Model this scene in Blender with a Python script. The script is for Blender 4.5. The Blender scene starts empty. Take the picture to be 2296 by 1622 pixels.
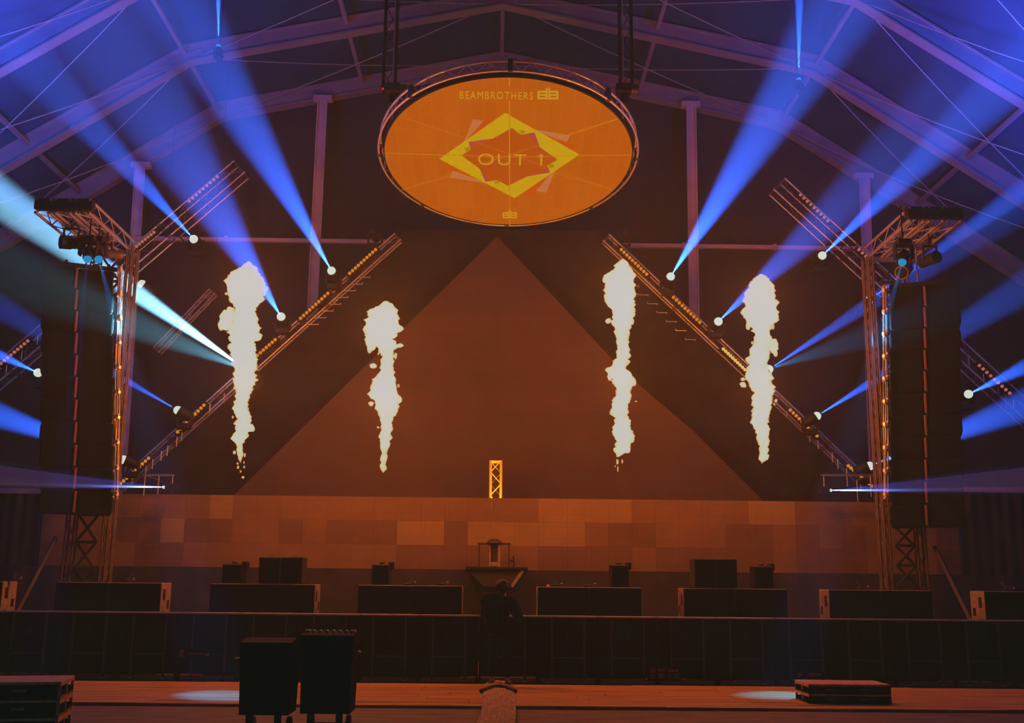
import bpy, math, random
from mathutils import Vector, Matrix, Quaternion, noise
sc = bpy.context.scene
COL = sc.collection
PI = math.pi

# ------------------------------------------------------------------ camera
F, CX, CY, IW = 2400.0, 1148.0, 811.0, 2296.0
PITCH, YAW, ROLL = math.atan(501 / F), 0.0133, 0.010
CAM = Vector((0, 0, 1.7))
ROT = Matrix.Rotation(-YAW, 3, 'Z') @ Matrix.Rotation(PI / 2 + PITCH, 3, 'X') @ Matrix.Rotation(ROLL, 3, 'Z')
cam = bpy.data.cameras.new('camera')
cam.lens = 36.0 * F / IW
cam.sensor_width = 36.0
cam.clip_end = 200
camo = bpy.data.objects.new('camera', cam)
COL.objects.link(camo)
camo.matrix_world = Matrix.Translation(CAM) @ ROT.to_4x4()
sc.camera = camo

# ------------------------------------------------------------------ view, world haze, added fill lights
sc.view_settings.view_transform = 'Standard'
sc.view_settings.look = 'None'
sc.view_settings.exposure = 0.0
sc.view_settings.gamma = 1.0
sc.view_settings.use_curve_mapping = False
sc.cycles.max_bounces = 4
sc.cycles.diffuse_bounces = 1
sc.cycles.glossy_bounces = 2
sc.cycles.volume_bounces = 0
sc.cycles.transparent_max_bounces = 24
sc.cycles.use_denoising = True
sc.cycles.use_adaptive_sampling = True
sc.cycles.adaptive_threshold = 0.05
sc.cycles.sample_clamp_indirect = 0.0
sc.cycles.sample_clamp_direct = 0.0

HAZE = 0.0036
w = bpy.data.worlds.new('hall_air')
sc.world = w
w.use_nodes = True
nt = w.node_tree
nt.nodes['Background'].inputs[0].default_value = (0, 0, 0, 1)
nt.nodes['Background'].inputs[1].default_value = 0
vs = nt.nodes.new('ShaderNodeVolumeScatter')
vs.inputs['Color'].default_value = (1, 1, 1, 1)
vs.inputs['Density'].default_value = HAZE
vs.inputs['Anisotropy'].default_value = 0.25
nt.links.new(vs.outputs[0], nt.nodes['World Output'].inputs['Volume'])

def light(name, kind, loc, energy, color, **kw):
    l = bpy.data.lights.new(name, kind)
    l.energy = energy
    l.color = color
    for k, v in kw.items():
        setattr(l, k, v)
    o = bpy.data.objects.new(name, l)
    COL.objects.link(o)
    o.location = loc
    return o

# unseen fills added: behind the camera, above the audience haze, red-violet under the roof
ho = light('added_hall_fill', 'AREA', (0, -8, 9), 6, (1.0, 0.85, 0.8), shape='RECTANGLE', size=18, size_y=8)
ho.rotation_euler = (math.radians(78), 0, 0)
wl = light('added_haze_fill', 'AREA', (0, 3.0, 14.5), 430, (0.3, 1.0, 0.85), shape='RECTANGLE', size=16, size_y=7, spread=math.radians(50))  # added overhead fill, lifts the blacks through the near haze
hr = light('added_roof_fill', 'AREA', (0, 15, 6.5), 100, (1.0, 0.10, 0.20), shape='RECTANGLE', size=16, size_y=8)  # added to turn the roof frames pinkish violet
hr.rotation_euler = (math.radians(172), 0, 0)
for s_ in (-1, 1):
    bw = light('added_blue_fill', 'AREA', (s_ * 10.5, 19.5, 9.3), 600, (0.03, 0.10, 1.0), shape='RECTANGLE', size=1.5, size_y=1.0, spread=math.radians(130))  # added pair of fills for blue glow in the upper corners
    bw.rotation_euler = (math.radians(180 - 18), math.radians(s_ * 12), 0)

BLUE = (0.022, 0.125, 1.0)

# ------------------------------------------------------------------ projection helpers
def ray(px, py):
    return ROT @ Vector(((px - CX) / F, -(py - CY) / F, -1.0))
def P(px, py, Y):
    d = ray(px, py)
    return CAM + d * ((Y - CAM.y) / d.y)
def PZ(px, py, Z):
    d = ray(px, py)
    return CAM + d * ((Z - CAM.z) / d.z)

# ------------------------------------------------------------------ materials
def mat(name, col, rough=0.6, metal=0.0, var=0.15, scale=6.0, bump=0.0, emit=None, strength=0.0, spec=0.5):
    m = bpy.data.materials.new(name)
    m.use_nodes = True
    n, l = m.node_tree.nodes, m.node_tree.links
    b = n['Principled BSDF']
    b.inputs['Roughness'].default_value = rough
    b.inputs['Metallic'].default_value = metal
    b.inputs['Specular IOR Level'].default_value = spec
    tc = n.new('ShaderNodeTexCoord')
    nz = n.new('ShaderNodeTexNoise')
    nz.inputs['Scale'].default_value = scale
    nz.inputs['Detail'].default_value = 4
    l.new(tc.outputs['Object'], nz.inputs['Vector'])
    r = n.new('ShaderNodeValToRGB')
    r.color_ramp.elements[0].position = 0.3
    r.color_ramp.elements[1].position = 0.7
    r.color_ramp.elements[0].color = [c * (1 - var) for c in col] + [1]
    r.color_ramp.elements[1].color = [min(1, c * (1 + var)) for c in col] + [1]
    l.new(nz.outputs['Fac'], r.inputs['Fac'])
    l.new(r.outputs['Color'], b.inputs['Base Color'])
    if bump:
        bp = n.new('ShaderNodeBump')
        bp.inputs['Strength'].default_value = bump
        bp.inputs['Distance'].default_value = 0.02
        l.new(nz.outputs['Fac'], bp.inputs['Height'])
        l.new(bp.outputs['Normal'], b.inputs['Normal'])
    if emit:
        b.inputs['Emission Color'].default_value = (*emit, 1)
        b.inputs['Emission Strength'].default_value = strength
    return m

def emitter(name, col, strength, sample=True):
    m = bpy.data.materials.new(name)
    m.use_nodes = True
    n, l = m.node_tree.nodes, m.node_tree.links
    n.remove(n['Principled BSDF'])
    e = n.new('ShaderNodeEmission')
    tc = n.new('ShaderNodeTexCoord')
    nz = n.new('ShaderNodeTexNoise')
    nz.inputs['Scale'].default_value = 20
    l.new(tc.outputs['Object'], nz.inputs['Vector'])
    mr = n.new('ShaderNodeMapRange')
    mr.inputs['To Min'].default_value = strength * 0.96
    mr.inputs['To Max'].default_value = strength * 1.04
    l.new(nz.outputs['Fac'], mr.inputs['Value'])
    e.inputs[0].default_value = (*col, 1)
    l.new(mr.outputs[0], e.inputs[1])
    l.new(e.outputs[0], n['Material Output'].inputs[0])
    if not sample:
        m.cycles.emission_sampling = 'NONE'
    return m

M = {}
M['alu'] = mat('truss_aluminium', (0.62, 0.60, 0.60), 0.33, 0.85, 0.1, 12)
M['alu_dull'] = mat('dull_aluminium', (0.42, 0.38, 0.40), 0.5, 0.4, 0.15, 5)
M['tent_alu'] = mat('tent_frame_aluminium', (0.34, 0.25, 0.28), 0.55, 0.15, 0.12, 1.5)
M['post_alu'] = mat('lit_gable_post_alu', (0.7, 0.5, 0.55), 0.5, 0.1, 0.1, 2)  # light on the posts put into a paler, pinker colour than tent_alu
M['lit_bar'] = mat('flame_lit_bar', (0.26, 0.11, 0.045), 0.5, 0.2, 0.1, 12)  # orange flame light put into the bar's base colour
M['tower_steel'] = mat('dull_tower_steel', (0.16, 0.11, 0.10), 0.5, 0.3, 0.2, 9)
M['black'] = mat('black_painted_metal', (0.011, 0.011, 0.011), 0.65, 0.1, 0.25, 8)
M['dark'] = mat('dark_grey_metal', (0.06, 0.055, 0.055), 0.5, 0.3, 0.2, 8)
M['grille'] = mat('black_speaker_grille', (0.010, 0.011, 0.010), 0.8, 0.0, 0.3, 60, 0.1, spec=0.1)
M['cab'] = mat('dark_cabinet_paint', (0.05, 0.045, 0.04), 0.6, 0.0, 0.2, 15, 0.1, spec=0.25)
M['cabside'] = mat('pale_cabinet_side', (0.36, 0.26, 0.20), 0.65, 0.0, 0.2, 15, 0.1, spec=0.2)  # lighter brown than the cabinet fronts
M['cloth'] = mat('black_stage_cloth', (0.035, 0.028, 0.027), 0.95, 0, 0.25, 2, 0.2, spec=0.05)
M['pvc'] = mat('dark_tent_fabric', (0.04, 0.07, 0.13), 0.75, 0, 0.15, 0.6, spec=0.1)
M['gable'] = mat('dark_gable_fabric', (0.055, 0.045, 0.065), 0.85, 0, 0.15, 0.6, spec=0.05)
M['cable'] = mat('steel_cable', (0.4, 0.35, 0.38), 0.5, 0.3, 0.1, 20)
M['jacket'] = mat('dark_jacket_fabric', (0.010, 0.010, 0.010), 0.9, 0, 0.3, 20, 0.2, spec=0.1)
M['trousers'] = mat('dark_trouser_fabric', (0.007, 0.007, 0.007), 0.9, 0, 0.3, 20, 0.2, spec=0.1)
M['skin'] = mat('person_skin', (0.42, 0.24, 0.17), 0.55, 0, 0.08, 15)
M['hair'] = mat('short_brown_hair', (0.05, 0.025, 0.014), 0.7, 0, 0.4, 60, 0.5)
M['rubber'] = mat('black_rubber', (0.012, 0.012, 0.012), 0.8, 0, 0.2, 20)
M['bin'] = mat('dark_bin_plastic', (0.005, 0.006, 0.005), 0.8, 0, 0.15, 12, spec=0.08)
M['crate'] = mat('dark_crate_plastic', (0.012, 0.012, 0.011), 0.85, 0, 0.2, 12, spec=0.1)
M['crate_edge'] = mat('lit_crate_edge', (0.60, 0.30, 0.19), 0.7, 0, 0.25, 14, 0.1, spec=0.2)  # lit look of crate edges, tops and slots put into the colour
M['disc_lens'] = emitter('lit_lamp_lens', (0.66, 0.74, 0.64), 1.0, False)
M['lens_blue'] = emitter('dim_blue_lens', (0.01, 0.25, 0.55), 1.0, False)
M['bulb'] = emitter('amber_bulb', (0.62, 0.20, 0.02), 1.0, False)
M['bulb_dim'] = emitter('dim_amber_bulb', (0.40, 0.12, 0.09), 1.0, False)
M['bulb_hot'] = emitter('bright_amber_bulb', (0.75, 0.50, 0.12), 1.0, False)
M['glass'] = mat('dark_lens_glass', (0.02, 0.025, 0.03), 0.08, 0, 0.1, 5)
M['red_led'] = emitter('red_indicator', (0.6, 0.02, 0.06), 1.0, False)

def wood_mat(name, c1, c2, rough, sx, sy):
    m = mat(name, c1, rough, 0, 0.1, 4)
    n, l = m.node_tree.nodes, m.node_tree.links
    b = n['Principled BSDF']
    tc = n.new('ShaderNodeTexCoord')
    mp = n.new('ShaderNodeMapping')
    mp.inputs['Scale'].default_value = (sx, sy, 1)
    nz = n.new('ShaderNodeTexNoise')
    nz.inputs['Scale'].default_value = 1.0
    nz.inputs['Detail'].default_value = 8
    nz.inputs['Roughness'].default_value = 0.65
    r = n.new('ShaderNodeValToRGB')
    r.color_ramp.elements[0].position = 0.35
    r.color_ramp.elements[0].color = (*c1, 1)
    r.color_ramp.elements[1].position = 0.62
    r.color_ramp.elements[1].color = (*c2, 1)
    l.new(tc.outputs['Object'], mp.inputs['Vector'])
    l.new(mp.outputs[0], nz.inputs['Vector'])
    l.new(nz.outputs['Fac'], r.inputs['Fac'])
    for k in list(b.inputs['Base Color'].links):
        l.remove(k)
    l.new(r.outputs['Color'], b.inputs['Base Color'])
    bp = n.new('ShaderNodeBump')
    bp.inputs['Strength'].default_value = 0.35
    bp.inputs['Distance'].default_value = 0.01
    l.new(nz.outputs['Fac'], bp.inputs['Height'])
    l.new(bp.outputs['Normal'], b.inputs['Normal'])
    return m
M['planks'] = wood_mat('trodden_plank_wood', (0.26, 0.12, 0.03), (0.74, 0.38, 0.07), 0.42, 0.8, 9)
M['ground'] = wood_mat('scuffed_ground', (0.06, 0.035, 0.022), (0.20, 0.105, 0.055), 0.7, 1.5, 5)
M['runner'] = wood_mat('frayed_straw_runner', (0.16, 0.10, 0.035), (0.50, 0.31, 0.11), 0.75, 40, 2.5)

def led_mat(name, col, rowh, roww, dark):
    """LED wall face: fine louvre lines and module seams."""
    m = mat(name, col, 0.65, 0, 0.1, 1.0, spec=0.3)
    n, l = m.node_tree.nodes, m.node_tree.links
    b = n['Principled BSDF']
    base = b.inputs['Base Color'].links[0].from_socket
    tc = n.new('ShaderNodeTexCoord')
    mp = n.new('ShaderNodeMapping')
    mp.inputs['Rotation'].default_value = (PI / 2, 0, 0)
    l.new(tc.outputs['Object'], mp.inputs['Vector'])
    br = n.new('ShaderNodeTexBrick')
    br.offset = 0
    br.inputs['Scale'].default_value = 1
    br.inputs['Mortar Size'].default_value = 0.008
    br.inputs['Mortar Smooth'].default_value = 0.3
    br.inputs['Brick Width'].default_value = roww
    br.inputs['Row Height'].default_value = rowh
    br.inputs['Color1'].default_value = (1, 1, 1, 1)
    br.inputs['Color2'].default_value = (dark, dark, dark, 1)
    br.inputs['Mortar'].default_value = (0.82, 0.82, 0.82, 1)
    l.new(mp.outputs[0], br.inputs['Vector'])
    wv = n.new('ShaderNodeTexWave')
    wv.bands_direction = 'Z'
    wv.inputs['Scale'].default_value = 9
    wv.inputs['Distortion'].default_value = 0.4
    l.new(tc.outputs['Object'], wv.inputs['Vector'])
    mr = n.new('ShaderNodeMapRange')
    mr.inputs['To Min'].default_value = 0.85
    mr.inputs['To Max'].default_value = 1.0
    l.new(wv.outputs['Fac'], mr.inputs['Value'])
    mx = n.new('ShaderNodeMix')
    mx.data_type = 'RGBA'
    mx.blend_type = 'MULTIPLY'
    mx.inputs[0].default_value = 1
    l.new(base, mx.inputs[6])
    l.new(br.outputs['Color'], mx.inputs[7])
    mx2 = n.new('ShaderNodeMix')
    mx2.data_type = 'RGBA'
    mx2.blend_type = 'MULTIPLY'
    mx2.inputs[0].default_value = 1
    l.new(mx.outputs[2], mx2.inputs[6])
    l.new(mr.outputs[0], mx2.inputs[7])
    l.new(mx2.outputs[2], b.inputs['Base Color'])
    return m
M['led'] = led_mat('led_wall_face', (0.27, 0.16, 0.07), 0.275, 0.55, 0.92)
M['led2'] = led_mat('led_wall_face_paler', (0.37, 0.24, 0.09), 0.275, 0.55, 0.95)
M['led3'] = led_mat('led_wall_face_darker', (0.21, 0.12, 0.06), 0.275, 0.55, 0.92)
M['tri'] = led_mat('triangle_screen_face', (0.115, 0.066, 0.04), 0.5, 3.0, 0.86)

# ------------------------------------------------------------------ mesh building
def orient(d, up=Vector((0, 0, 1))):
    """columns: x = side, y = along d, z = up-ish"""
    y = d.normalized()
    x = y.cross(up)
    if x.length < 1e-5:
        x = y.cross(Vector((0, 1, 0)))
    x.normalize()
    z = x.cross(y).normalized()
    return Matrix((x, y, z)).transposed()

class MB:
    def __init__(s):
        s.v, s.f, s.m, s.mats, s.sm = [], [], [], [], []
        s.cur = 0
    def mat(s, m):
        if m not in s.mats:
            s.mats.append(m)
        s.cur = s.mats.index(m)
        return s
    def add(s, vs, fs, smooth=False):
        o = len(s.v)
        s.v += [Vector(v) for v in vs]
        s.f += [tuple(i + o for i in f) for f in fs]
        s.m += [s.cur] * len(fs)
        s.sm += [smooth] * len(fs)
        return s
    def box(s, c, size, R=None, bev=0.0):
        c = Vector(c)
        hx, hy, hz = [a / 2 for a in size]
        R = R or Matrix.Identity(3)
        if bev > 0:
            b = min(bev, hx * .9, hy * .9, hz * .9)
            vs, idx = [], {}
            for sx in (-1, 1):
                for sy in (-1, 1):
                    for sz in (-1, 1):
                        for k in range(3):
                            p = [sx * (hx - (b if k != 0 else 0)), sy * (hy - (b if k != 1 else 0)), sz * (hz - (b if k != 2 else 0))]
                            idx[(sx, sy, sz, k)] = len(vs)
                            vs.append(c + R @ Vector(p))
            fs = []
            q = [(-1, -1), (1, -1), (1, 1), (-1, 1)]
            for sg in (-1, 1):
                a = [idx[(sg, u, v, 0)] for u, v in q]
                fs.append(a if sg > 0 else a[::-1])
                a = [idx[(v, sg, u, 1)] for u, v in q]
                fs.append(a if sg > 0 else a[::-1])
                a = [idx[(u, v, sg, 2)] for u, v in q]
                fs.append(a if sg > 0 else a[::-1])
            def quad(a):
                n = (vs[a[1]] - vs[a[0]]).cross(vs[a[2]] - vs[a[0]])
                ctr = sum((vs[i] for i in a), Vector()) / len(a) - c
                fs.append(a if n.dot(ctr) > 0 else a[::-1])
            for u in (-1, 1):
                for v in (-1, 1):
                    quad([idx[(-1, u, v, 1)], idx[(1, u, v, 1)], idx[(1, u, v, 2)], idx[(-1, u, v, 2)]])
                    quad([idx[(u, -1, v, 0)], idx[(u, 1, v, 0)], idx[(u, 1, v, 2)], idx[(u, -1, v, 2)]])
                    quad([idx[(u, v, -1, 0)], idx[(u, v, 1, 0)], idx[(u, v, 1, 1)], idx[(u, v, -1, 1)]])
            for sx in (-1, 1):
                for sy in (-1, 1):
                    for sz in (-1, 1):
                        quad([idx[(sx, sy, sz, k)] for k in range(3)])
            return s.add(vs, fs)
        vs = [c + R @ Vector((x, y, z)) for x in (-hx, hx) for y in (-hy, hy) for z in (-hz, hz)]
        return s.add(vs, [(0, 1, 3, 2), (4, 6, 7, 5), (0, 4, 5, 1), (2, 3, 7, 6), (0, 2, 6, 4), (1, 5, 7, 3)])
    def bar(s, a, b, w_, h_, up=Vector((0, 0, 1)), bev=0.0):
        a, b = Vector(a), Vector(b)
        return s.box((a + b) / 2, (w_, (b - a).length, h_), orient(b - a, up), bev)
    def tube(s, a, b, r, n=8, r2=None, cap=True):
        a, b = Vector(a), Vector(b)
        R = orient(b - a)
        r2 = r if r2 is None else r2
        vs = []
        for p, rr in ((a, r), (b, r2)):
            for i in range(n):
                t = 2 * PI * i / n
                vs.append(p + R @ Vector((math.cos(t) * rr, 0, math.sin(t) * rr)))
        fs = [((i + 1) % n, i, n + i, n + (i + 1) % n) for i in range(n)]
        s.add(vs, fs, True)
        if cap:
            s.add(vs, [tuple(range(n)), tuple(range(2 * n - 1, n - 1, -1))])
        return s
    def path(s, pts, r, n=6):
        for i in range(len(pts) - 1):
            s.tube(pts[i], pts[i + 1], r, n)
        return s
    def lathe(s, prof, n=20, c=(0, 0, 0), R=None, cap=True):
        """profile of (radius, z) about local z"""
        c = Vector(c)
        R = R or Matrix.Identity(3)
        vs = []
        for r, z in prof:
            for i in range(n):
                t = 2 * PI * i / n
                vs.append(c + R @ Vector((r * math.cos(t), r * math.sin(t), z)))
        fs = []
        for k in range(len(prof) - 1):
            for i in range(n):
                fs.append((k * n + i, k * n + (i + 1) % n, (k + 1) * n + (i + 1) % n, (k + 1) * n + i))
        s.add(vs, fs, True)
        if cap:
            s.add(vs, [tuple(range(n - 1, -1, -1)), tuple(range((len(prof) - 1) * n, len(prof) * n))])
        return s
    def ball(s, c, r, nu=12, nv=8, sc_=(1, 1, 1)):
        c = Vector(c)
        vs = [c + Vector((0, 0, -r * sc_[2]))]
        for j in range(1, nv):
            ph = -PI / 2 + PI * j / nv
            for i in range(nu):
                t = 2 * PI * i / nu
                vs.append(c + Vector((r * math.cos(ph) * math.cos(t) * sc_[0], r * math.cos(ph) * math.sin(t) * sc_[1], r * math.sin(ph) * sc_[2])))
        vs.append(c + Vector((0, 0, r * sc_[2])))
        fs = [(0, 1 + (i + 1) % nu, 1 + i) for i in range(nu)]
        for j in range(nv - 2):
            for i in range(nu):
                a = 1 + j * nu
                fs.append((a + i, a + (i + 1) % nu, a + nu + (i + 1) % nu, a + nu + i))
        a = 1 + (nv - 2) * nu
        fs += [(a + i, a + (i + 1) % nu, len(vs) - 1) for i in range(nu)]
        return s.add(vs, fs, True)
    def prism(s, poly, d):
        """closed polygon (list of points) swept by vector d"""
        n = len(poly)
        poly = [Vector(p) for p in poly]
        vs = poly + [p + Vector(d) for p in poly]
        fs = [tuple(range(n)), tuple(range(2 * n - 1, n - 1, -1))]
        fs += [(i, n + i, n + (i + 1) % n, (i + 1) % n) for i in range(n)]
        return s.add(vs, fs)
    def build(s, name, m=None, parent=None, label=None):
        me = bpy.data.meshes.new(name)
        org = Vector((0, 0, 0))
        me.from_pydata([tuple(v) for v in s.v], [], s.f)
        if m is not None:
            me.materials.append(m)
        else:
            for k in s.mats:
                me.materials.append(k)
            me.polygons.foreach_set('material_index', s.m)
        me.polygons.foreach_set('use_smooth', s.sm)
        me.update()
        o = bpy.data.objects.new(name, me)
        COL.objects.link(o)
        if parent:
            o.parent = parent
        if label:
            o['label'] = label
        return o

def tag(o, label=None, cat=None, group=None, kind=None):
    if label: o['label'] = label
    if cat: o['category'] = cat
    if group: o['group'] = group
    if kind: o['kind'] = kind
    return o
def thing(name, label, cat, loc=(0, 0, 0), rotz=0.0, group=None):
    o = bpy.data.objects.new(name, None)
    o.empty_display_size = 0.2
    COL.objects.link(o)
    o.location = loc
    o.rotation_euler = (0, 0, rotz)
    return tag(o, label, cat, group)
def struct(name, mb, m, label=None):
    o = mb.build(name, m)
    o['kind'] = 'structure'
    if label: o['label'] = label
    return o
def dup(o, parent=None):
    c = o.copy()
    COL.objects.link(c)
    c.parent = parent
    for ch in list(o.children):
        if ch.type != 'LIGHT' and not ch.name.startswith(('mounting_arm', 'support_pipe')):
            dup(ch, c)
    return c
ORD = ['first', 'second', 'third', 'fourth', 'fifth', 'sixth', 'seventh', 'eighth', 'ninth', 'tenth', 'eleventh', 'twelfth',
       'thirteenth', 'fourteenth', 'fifteenth', 'sixteenth', 'seventeenth', 'eighteenth', 'nineteenth', 'twentieth']

# ------------------------------------------------------------------ ground
g = MB().box((0, 11.5, -0.1), (46, 41, 0.2))
struct('floor', g, M['ground'], 'brown scuffed ground of the tent')
YB = 18.95
tw = MB()
x = -14.0
random.seed(3)
for row in range(9):
    y0 = 15.62 + row * 0.37
    off = random.uniform(0, 1.6)
    x = -14 - off
    while x < 14:
        L = 2.4
        tw.box((x + L / 2, y0 + 0.18, 0.022 + random.uniform(-.004, .004)), (L - 0.008, 0.36, 0.044), None, 0.004)
        x += L
o = tw.build('plank_trackway', M['planks'])
tag(o, 'long orange-lit plank walkway on the ground in front of the barriers', 'walkway')

# ------------------------------------------------------------------ tent
PROF = [(-16.2, 0.0), (-16.2, 9.95), (-8.3, 15.3), (0, 17.1), (8.3, 15.3), (16.2, 9.95), (16.2, 0.0)]
def prof_z(x):
    ax = abs(x)
    return 17.1 - 1.8 * ax / 8.3 if ax < 8.3 else 15.3 - (ax - 8.3) * 5.35 / 7.9
FY = [30.0, 26.5, 22.9, 19.3]
fl = ['rearmost arched tent frame behind the stage', 'second arched tent frame from the stage end', 'third arched tent frame, crossing the upper corners', 'arched tent frame nearest the audience']
for i, Y in enumerate(FY):
    mb = MB()
    H = 0.46
    pts_in = [Vector((a, Y, b)) for a, b in PROF]
    def offs(k):
        a, b = PROF[k]
        # offset outwards
        if k in (0, 6):
            return Vector((a + math.copysign(H, a), Y, b))
        if k in (1, 5):
            return Vector((a + math.copysign(H, a), Y, b + H * .72))
        if k in (2, 4):
            return Vector((a + math.copysign(H * .35, a), Y, b + H))
        return Vector((a, Y, b + H))
    pts_out = [offs(k) for k in range(7)]
    for k in range(6):
        quad = [pts_in[k], pts_out[k], pts_out[k + 1], pts_in[k + 1]]
        mb.prism([q + Vector((0, -0.09, 0)) for q in quad], (0, 0.18, 0))
        # inner flange
        mb.prism([pts_in[k] + Vector((0, -0.15, -0.035)), pts_in[k + 1] + Vector((0, -0.15, -0.035)), pts_in[k + 1] + Vector((0, -0.15, 0.02)), pts_in[k] + Vector((0, -0.15, 0.02))], (0, 0.30, 0))
        # outer keder rail
        mb.prism([pts_out[k] + Vector((0, -0.13, -0.06)), pts_out[k + 1] + Vector((0, -0.13, -0.06)), pts_out[k + 1] + Vector((0, -0.13, 0.0)), pts_out[k] + Vector((0, -0.13, 0.0))], (0, 0.26, 0))
    for k in range(1, 6):
        a, b = PROF[k]
        mb.box((a, Y, b + 0.12), (0.75 if k != 3 else .9, 0.22, 0.3), Matrix.Rotation((0.39 if a > 0 else -0.39) if k in (2, 4) else 0, 3, 'Y'), 0.03)
    struct('trim_%d' % (i + 1), mb, M['tent_alu'], fl[i])
tn = 5
# purlins
for px_ in (-12.35, -8.45, -4.2, 0.0, 4.2, 8.45, 12.35):
    z = prof_z(px_) + 0.30
    mb = MB().bar((px_, 14, z), (px_, 30.2, z), 0.11, 0.09)
    struct('trim_%d' % tn, mb, M['tent_alu'])
    tn += 1
# gable posts and cross rail
for (xb, xt, zt) in ((-10.25, -10.55, 13.6), (-5.3, -5.32, 15.8), (5.5, 5.67, 15.8), (10.4, 10.75, 13.6)):
    mb = MB()
    mb.bar((xb, 29.75, 0), (xt, 29.75, zt + .15), 0.22, 0.14, Vector((0, 1, 0)))
    mb.bar((xb - .13, 29.66, 0), (xt - .13, 29.66, zt), 0.04, 0.05, Vector((0, 1, 0)))
    mb.bar((xb + .13, 29.66, 0), (xt + .13, 29.66, zt), 0.04, 0.05, Vector((0, 1, 0)))
    mb.box((xt, 29.75, zt + .05), (0.55, 0.2, 0.16))
    struct('trim_%d' % tn, mb, M['post_alu'])
    tn += 1
a, b = P(440, 537, 29.6), P(1860, 548, 29.6)
mb = MB().bar((-10.5, 29.6, a.z), (10.6, 29.6, a.z), 0.12, 0.11)
for k in range(9):
    xx = -10.5 + 21.1 * k / 8
    mb.box((xx, 29.56, a.z), (0.1, 0.14, 0.16))
struct('trim_%d' % tn, mb, M['post_alu'], 'horizontal gable rail behind the stage')
tn += 1
# bracing cables
def cable_struct(p, q, sag=0.15):
    global tn
    p, q = Vector(p), Vector(q)
    pts = [p.lerp(q, t / 6) - Vector((0, 0, sag * 4 * (t / 6) * (1 - t / 6))) for t in range(7)]
    struct('trim_%d' % tn, MB().path(pts, 0.016, 5), M['cable'])
    tn += 1
for s_ in (-1, 1):
    for i in range(3):
        y0, y1 = FY[i], FY[i + 1]
        A = lambda x_, y_: (s_ * x_, y_, prof_z(x_) + 0.1)
        cable_struct(A(8.4, y1), A(15.9, y0), 0.25)
        cable_struct(A(15.9, y1), A(8.4, y0), 0.25)
        cable_struct(A(0.2, y1), A(8.2, y0), 0.1)
        cable_struct(A(8.2, y1), A(0.2, y0), 0.1)
# roof fabric, side walls, gable
roof = MB()
rp = [(-16.7, 10.2), (-8.5, 15.82), (0, 17.62), (8.5, 15.82), (16.7, 10.2)]
for k in range(4):
    (x0, z0), (x1, z1) = rp[k], rp[k + 1]
    roof.prism([(x0, -7, z0), (x1, -7, z1), (x1, -7, z1 + .06), (x0, -7, z0 + .06)], (0, 37.5, 0))
struct('ceiling', roof, M['pvc'], 'dark fabric tent roof')
gb = MB().prism([(-16.7, 30.3, 0)] + [(x_, 30.3, z_) for x_, z_ in rp] + [(16.7, 30.3, 0)], (0, 0.06, 0))
struct('wall_back', gb, M['gable'], 'dark fabric gable wall')
for s_, n_ in ((-1, 'left'), (1, 'right')):
    struct('wall_' + n_, MB().box((s_ * 16.75, 11.7, 5.1), (0.06, 37.4, 10.2)), M['gable'], n_ + ' fabric side wall')

# ------------------------------------------------------------------ truss maker
def truss(name, label, a, b, size=0.29, up=Vector((0, 0, 1)), m=None, cat='truss', tri=False, r=0.024, group=None, step=0.5, parts=True):
    """box (or ladder) lattice truss from a to b"""
    a, b = Vector(a), Vector(b)
    m = m or M['alu']
    t = thing(name, label, cat, a, 0, group)
    R = orient(b - a, up)
    L = (b - a).length
    h = size / 2
    cs = [(-h, -h), (h, -h), (h, h), (-h, h)]
    for cx, cz in cs:
        MB().tube(R @ Vector((cx, 0, cz)), R @ Vector((cx, L, cz)), r, 8).build('chord', m, t)
    n = max(2, int(round(L / step)))
    lat = MB()
    for f in range(4):
        c0, c1 = cs[f], cs[(f + 1) % 4]
        for k in range(n):
            y0, y1 = L * k / n, L * (k + 1) / n
            p, q = (c0, c1) if (k + f) % 2 else (c1, c0)
            lat.tube(R @ Vector((p[0], y0, p[1])), R @ Vector((q[0], y1, q[1])), r * .42, 5, cap=False)
    for y in (0.02, L - 0.02):
        for f in range(4):
            c0, c1 = cs[f], cs[(f + 1) % 4]
            lat.tube(R @ Vector((c0[0], y, c0[1])), R @ Vector((c1[0], y, c1[1])), r * .7, 6)
    # connector plates every 3 m
    k = 2.5
    while k < L - .5:
        for cx, cz in cs:
            lat.tube(R @ Vector((cx, k - .06, cz)), R @ Vector((cx, k + .06, cz)), r * 1.5, 8)
        k += 2.5
    lat.build('lattice', M['tower_steel'] if m is M['alu'] else m, t)
    return t

# ------------------------------------------------------------------ stage structure
YBAND, YTRI = 25.0, 26.6
def band_z(px, py): return P(px, py, YBAND)
zt = (P(700, 1114, YBAND).z + P(1500, 1120, YBAND).z) / 2
zb = (P(700, 1275, YBAND).z + P(1500, 1282, YBAND).z) / 2
xl, xr = P(92, 1200, YBAND).x, P(2150, 1200, YBAND).x
rows = 3
rh = (zt - zb) / rows
cols = int(round((xr - xl) / rh))
cw = (xr - xl) / cols
def bright_tile(cx_, cy_):
    """module colour picked by the module's own place in the wall (mismatched replacement modules)"""
    lst = [((470, 525), 0), ((1235, 1395), 0), ((1235, 1287), 1), ((1665, 1770), 0), ((360, 415), 1), ((912, 965), 1), ((1075, 1180), 1)]
    for (x0, x1), r_ in lst:
        if r_ == cy_ and P(x0, 1200, YBAND).x - .05 < cx_ < P(x1, 1200, YBAND).x + .05:
            return 1
    return 0
led = MB()
random.seed(8)
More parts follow.
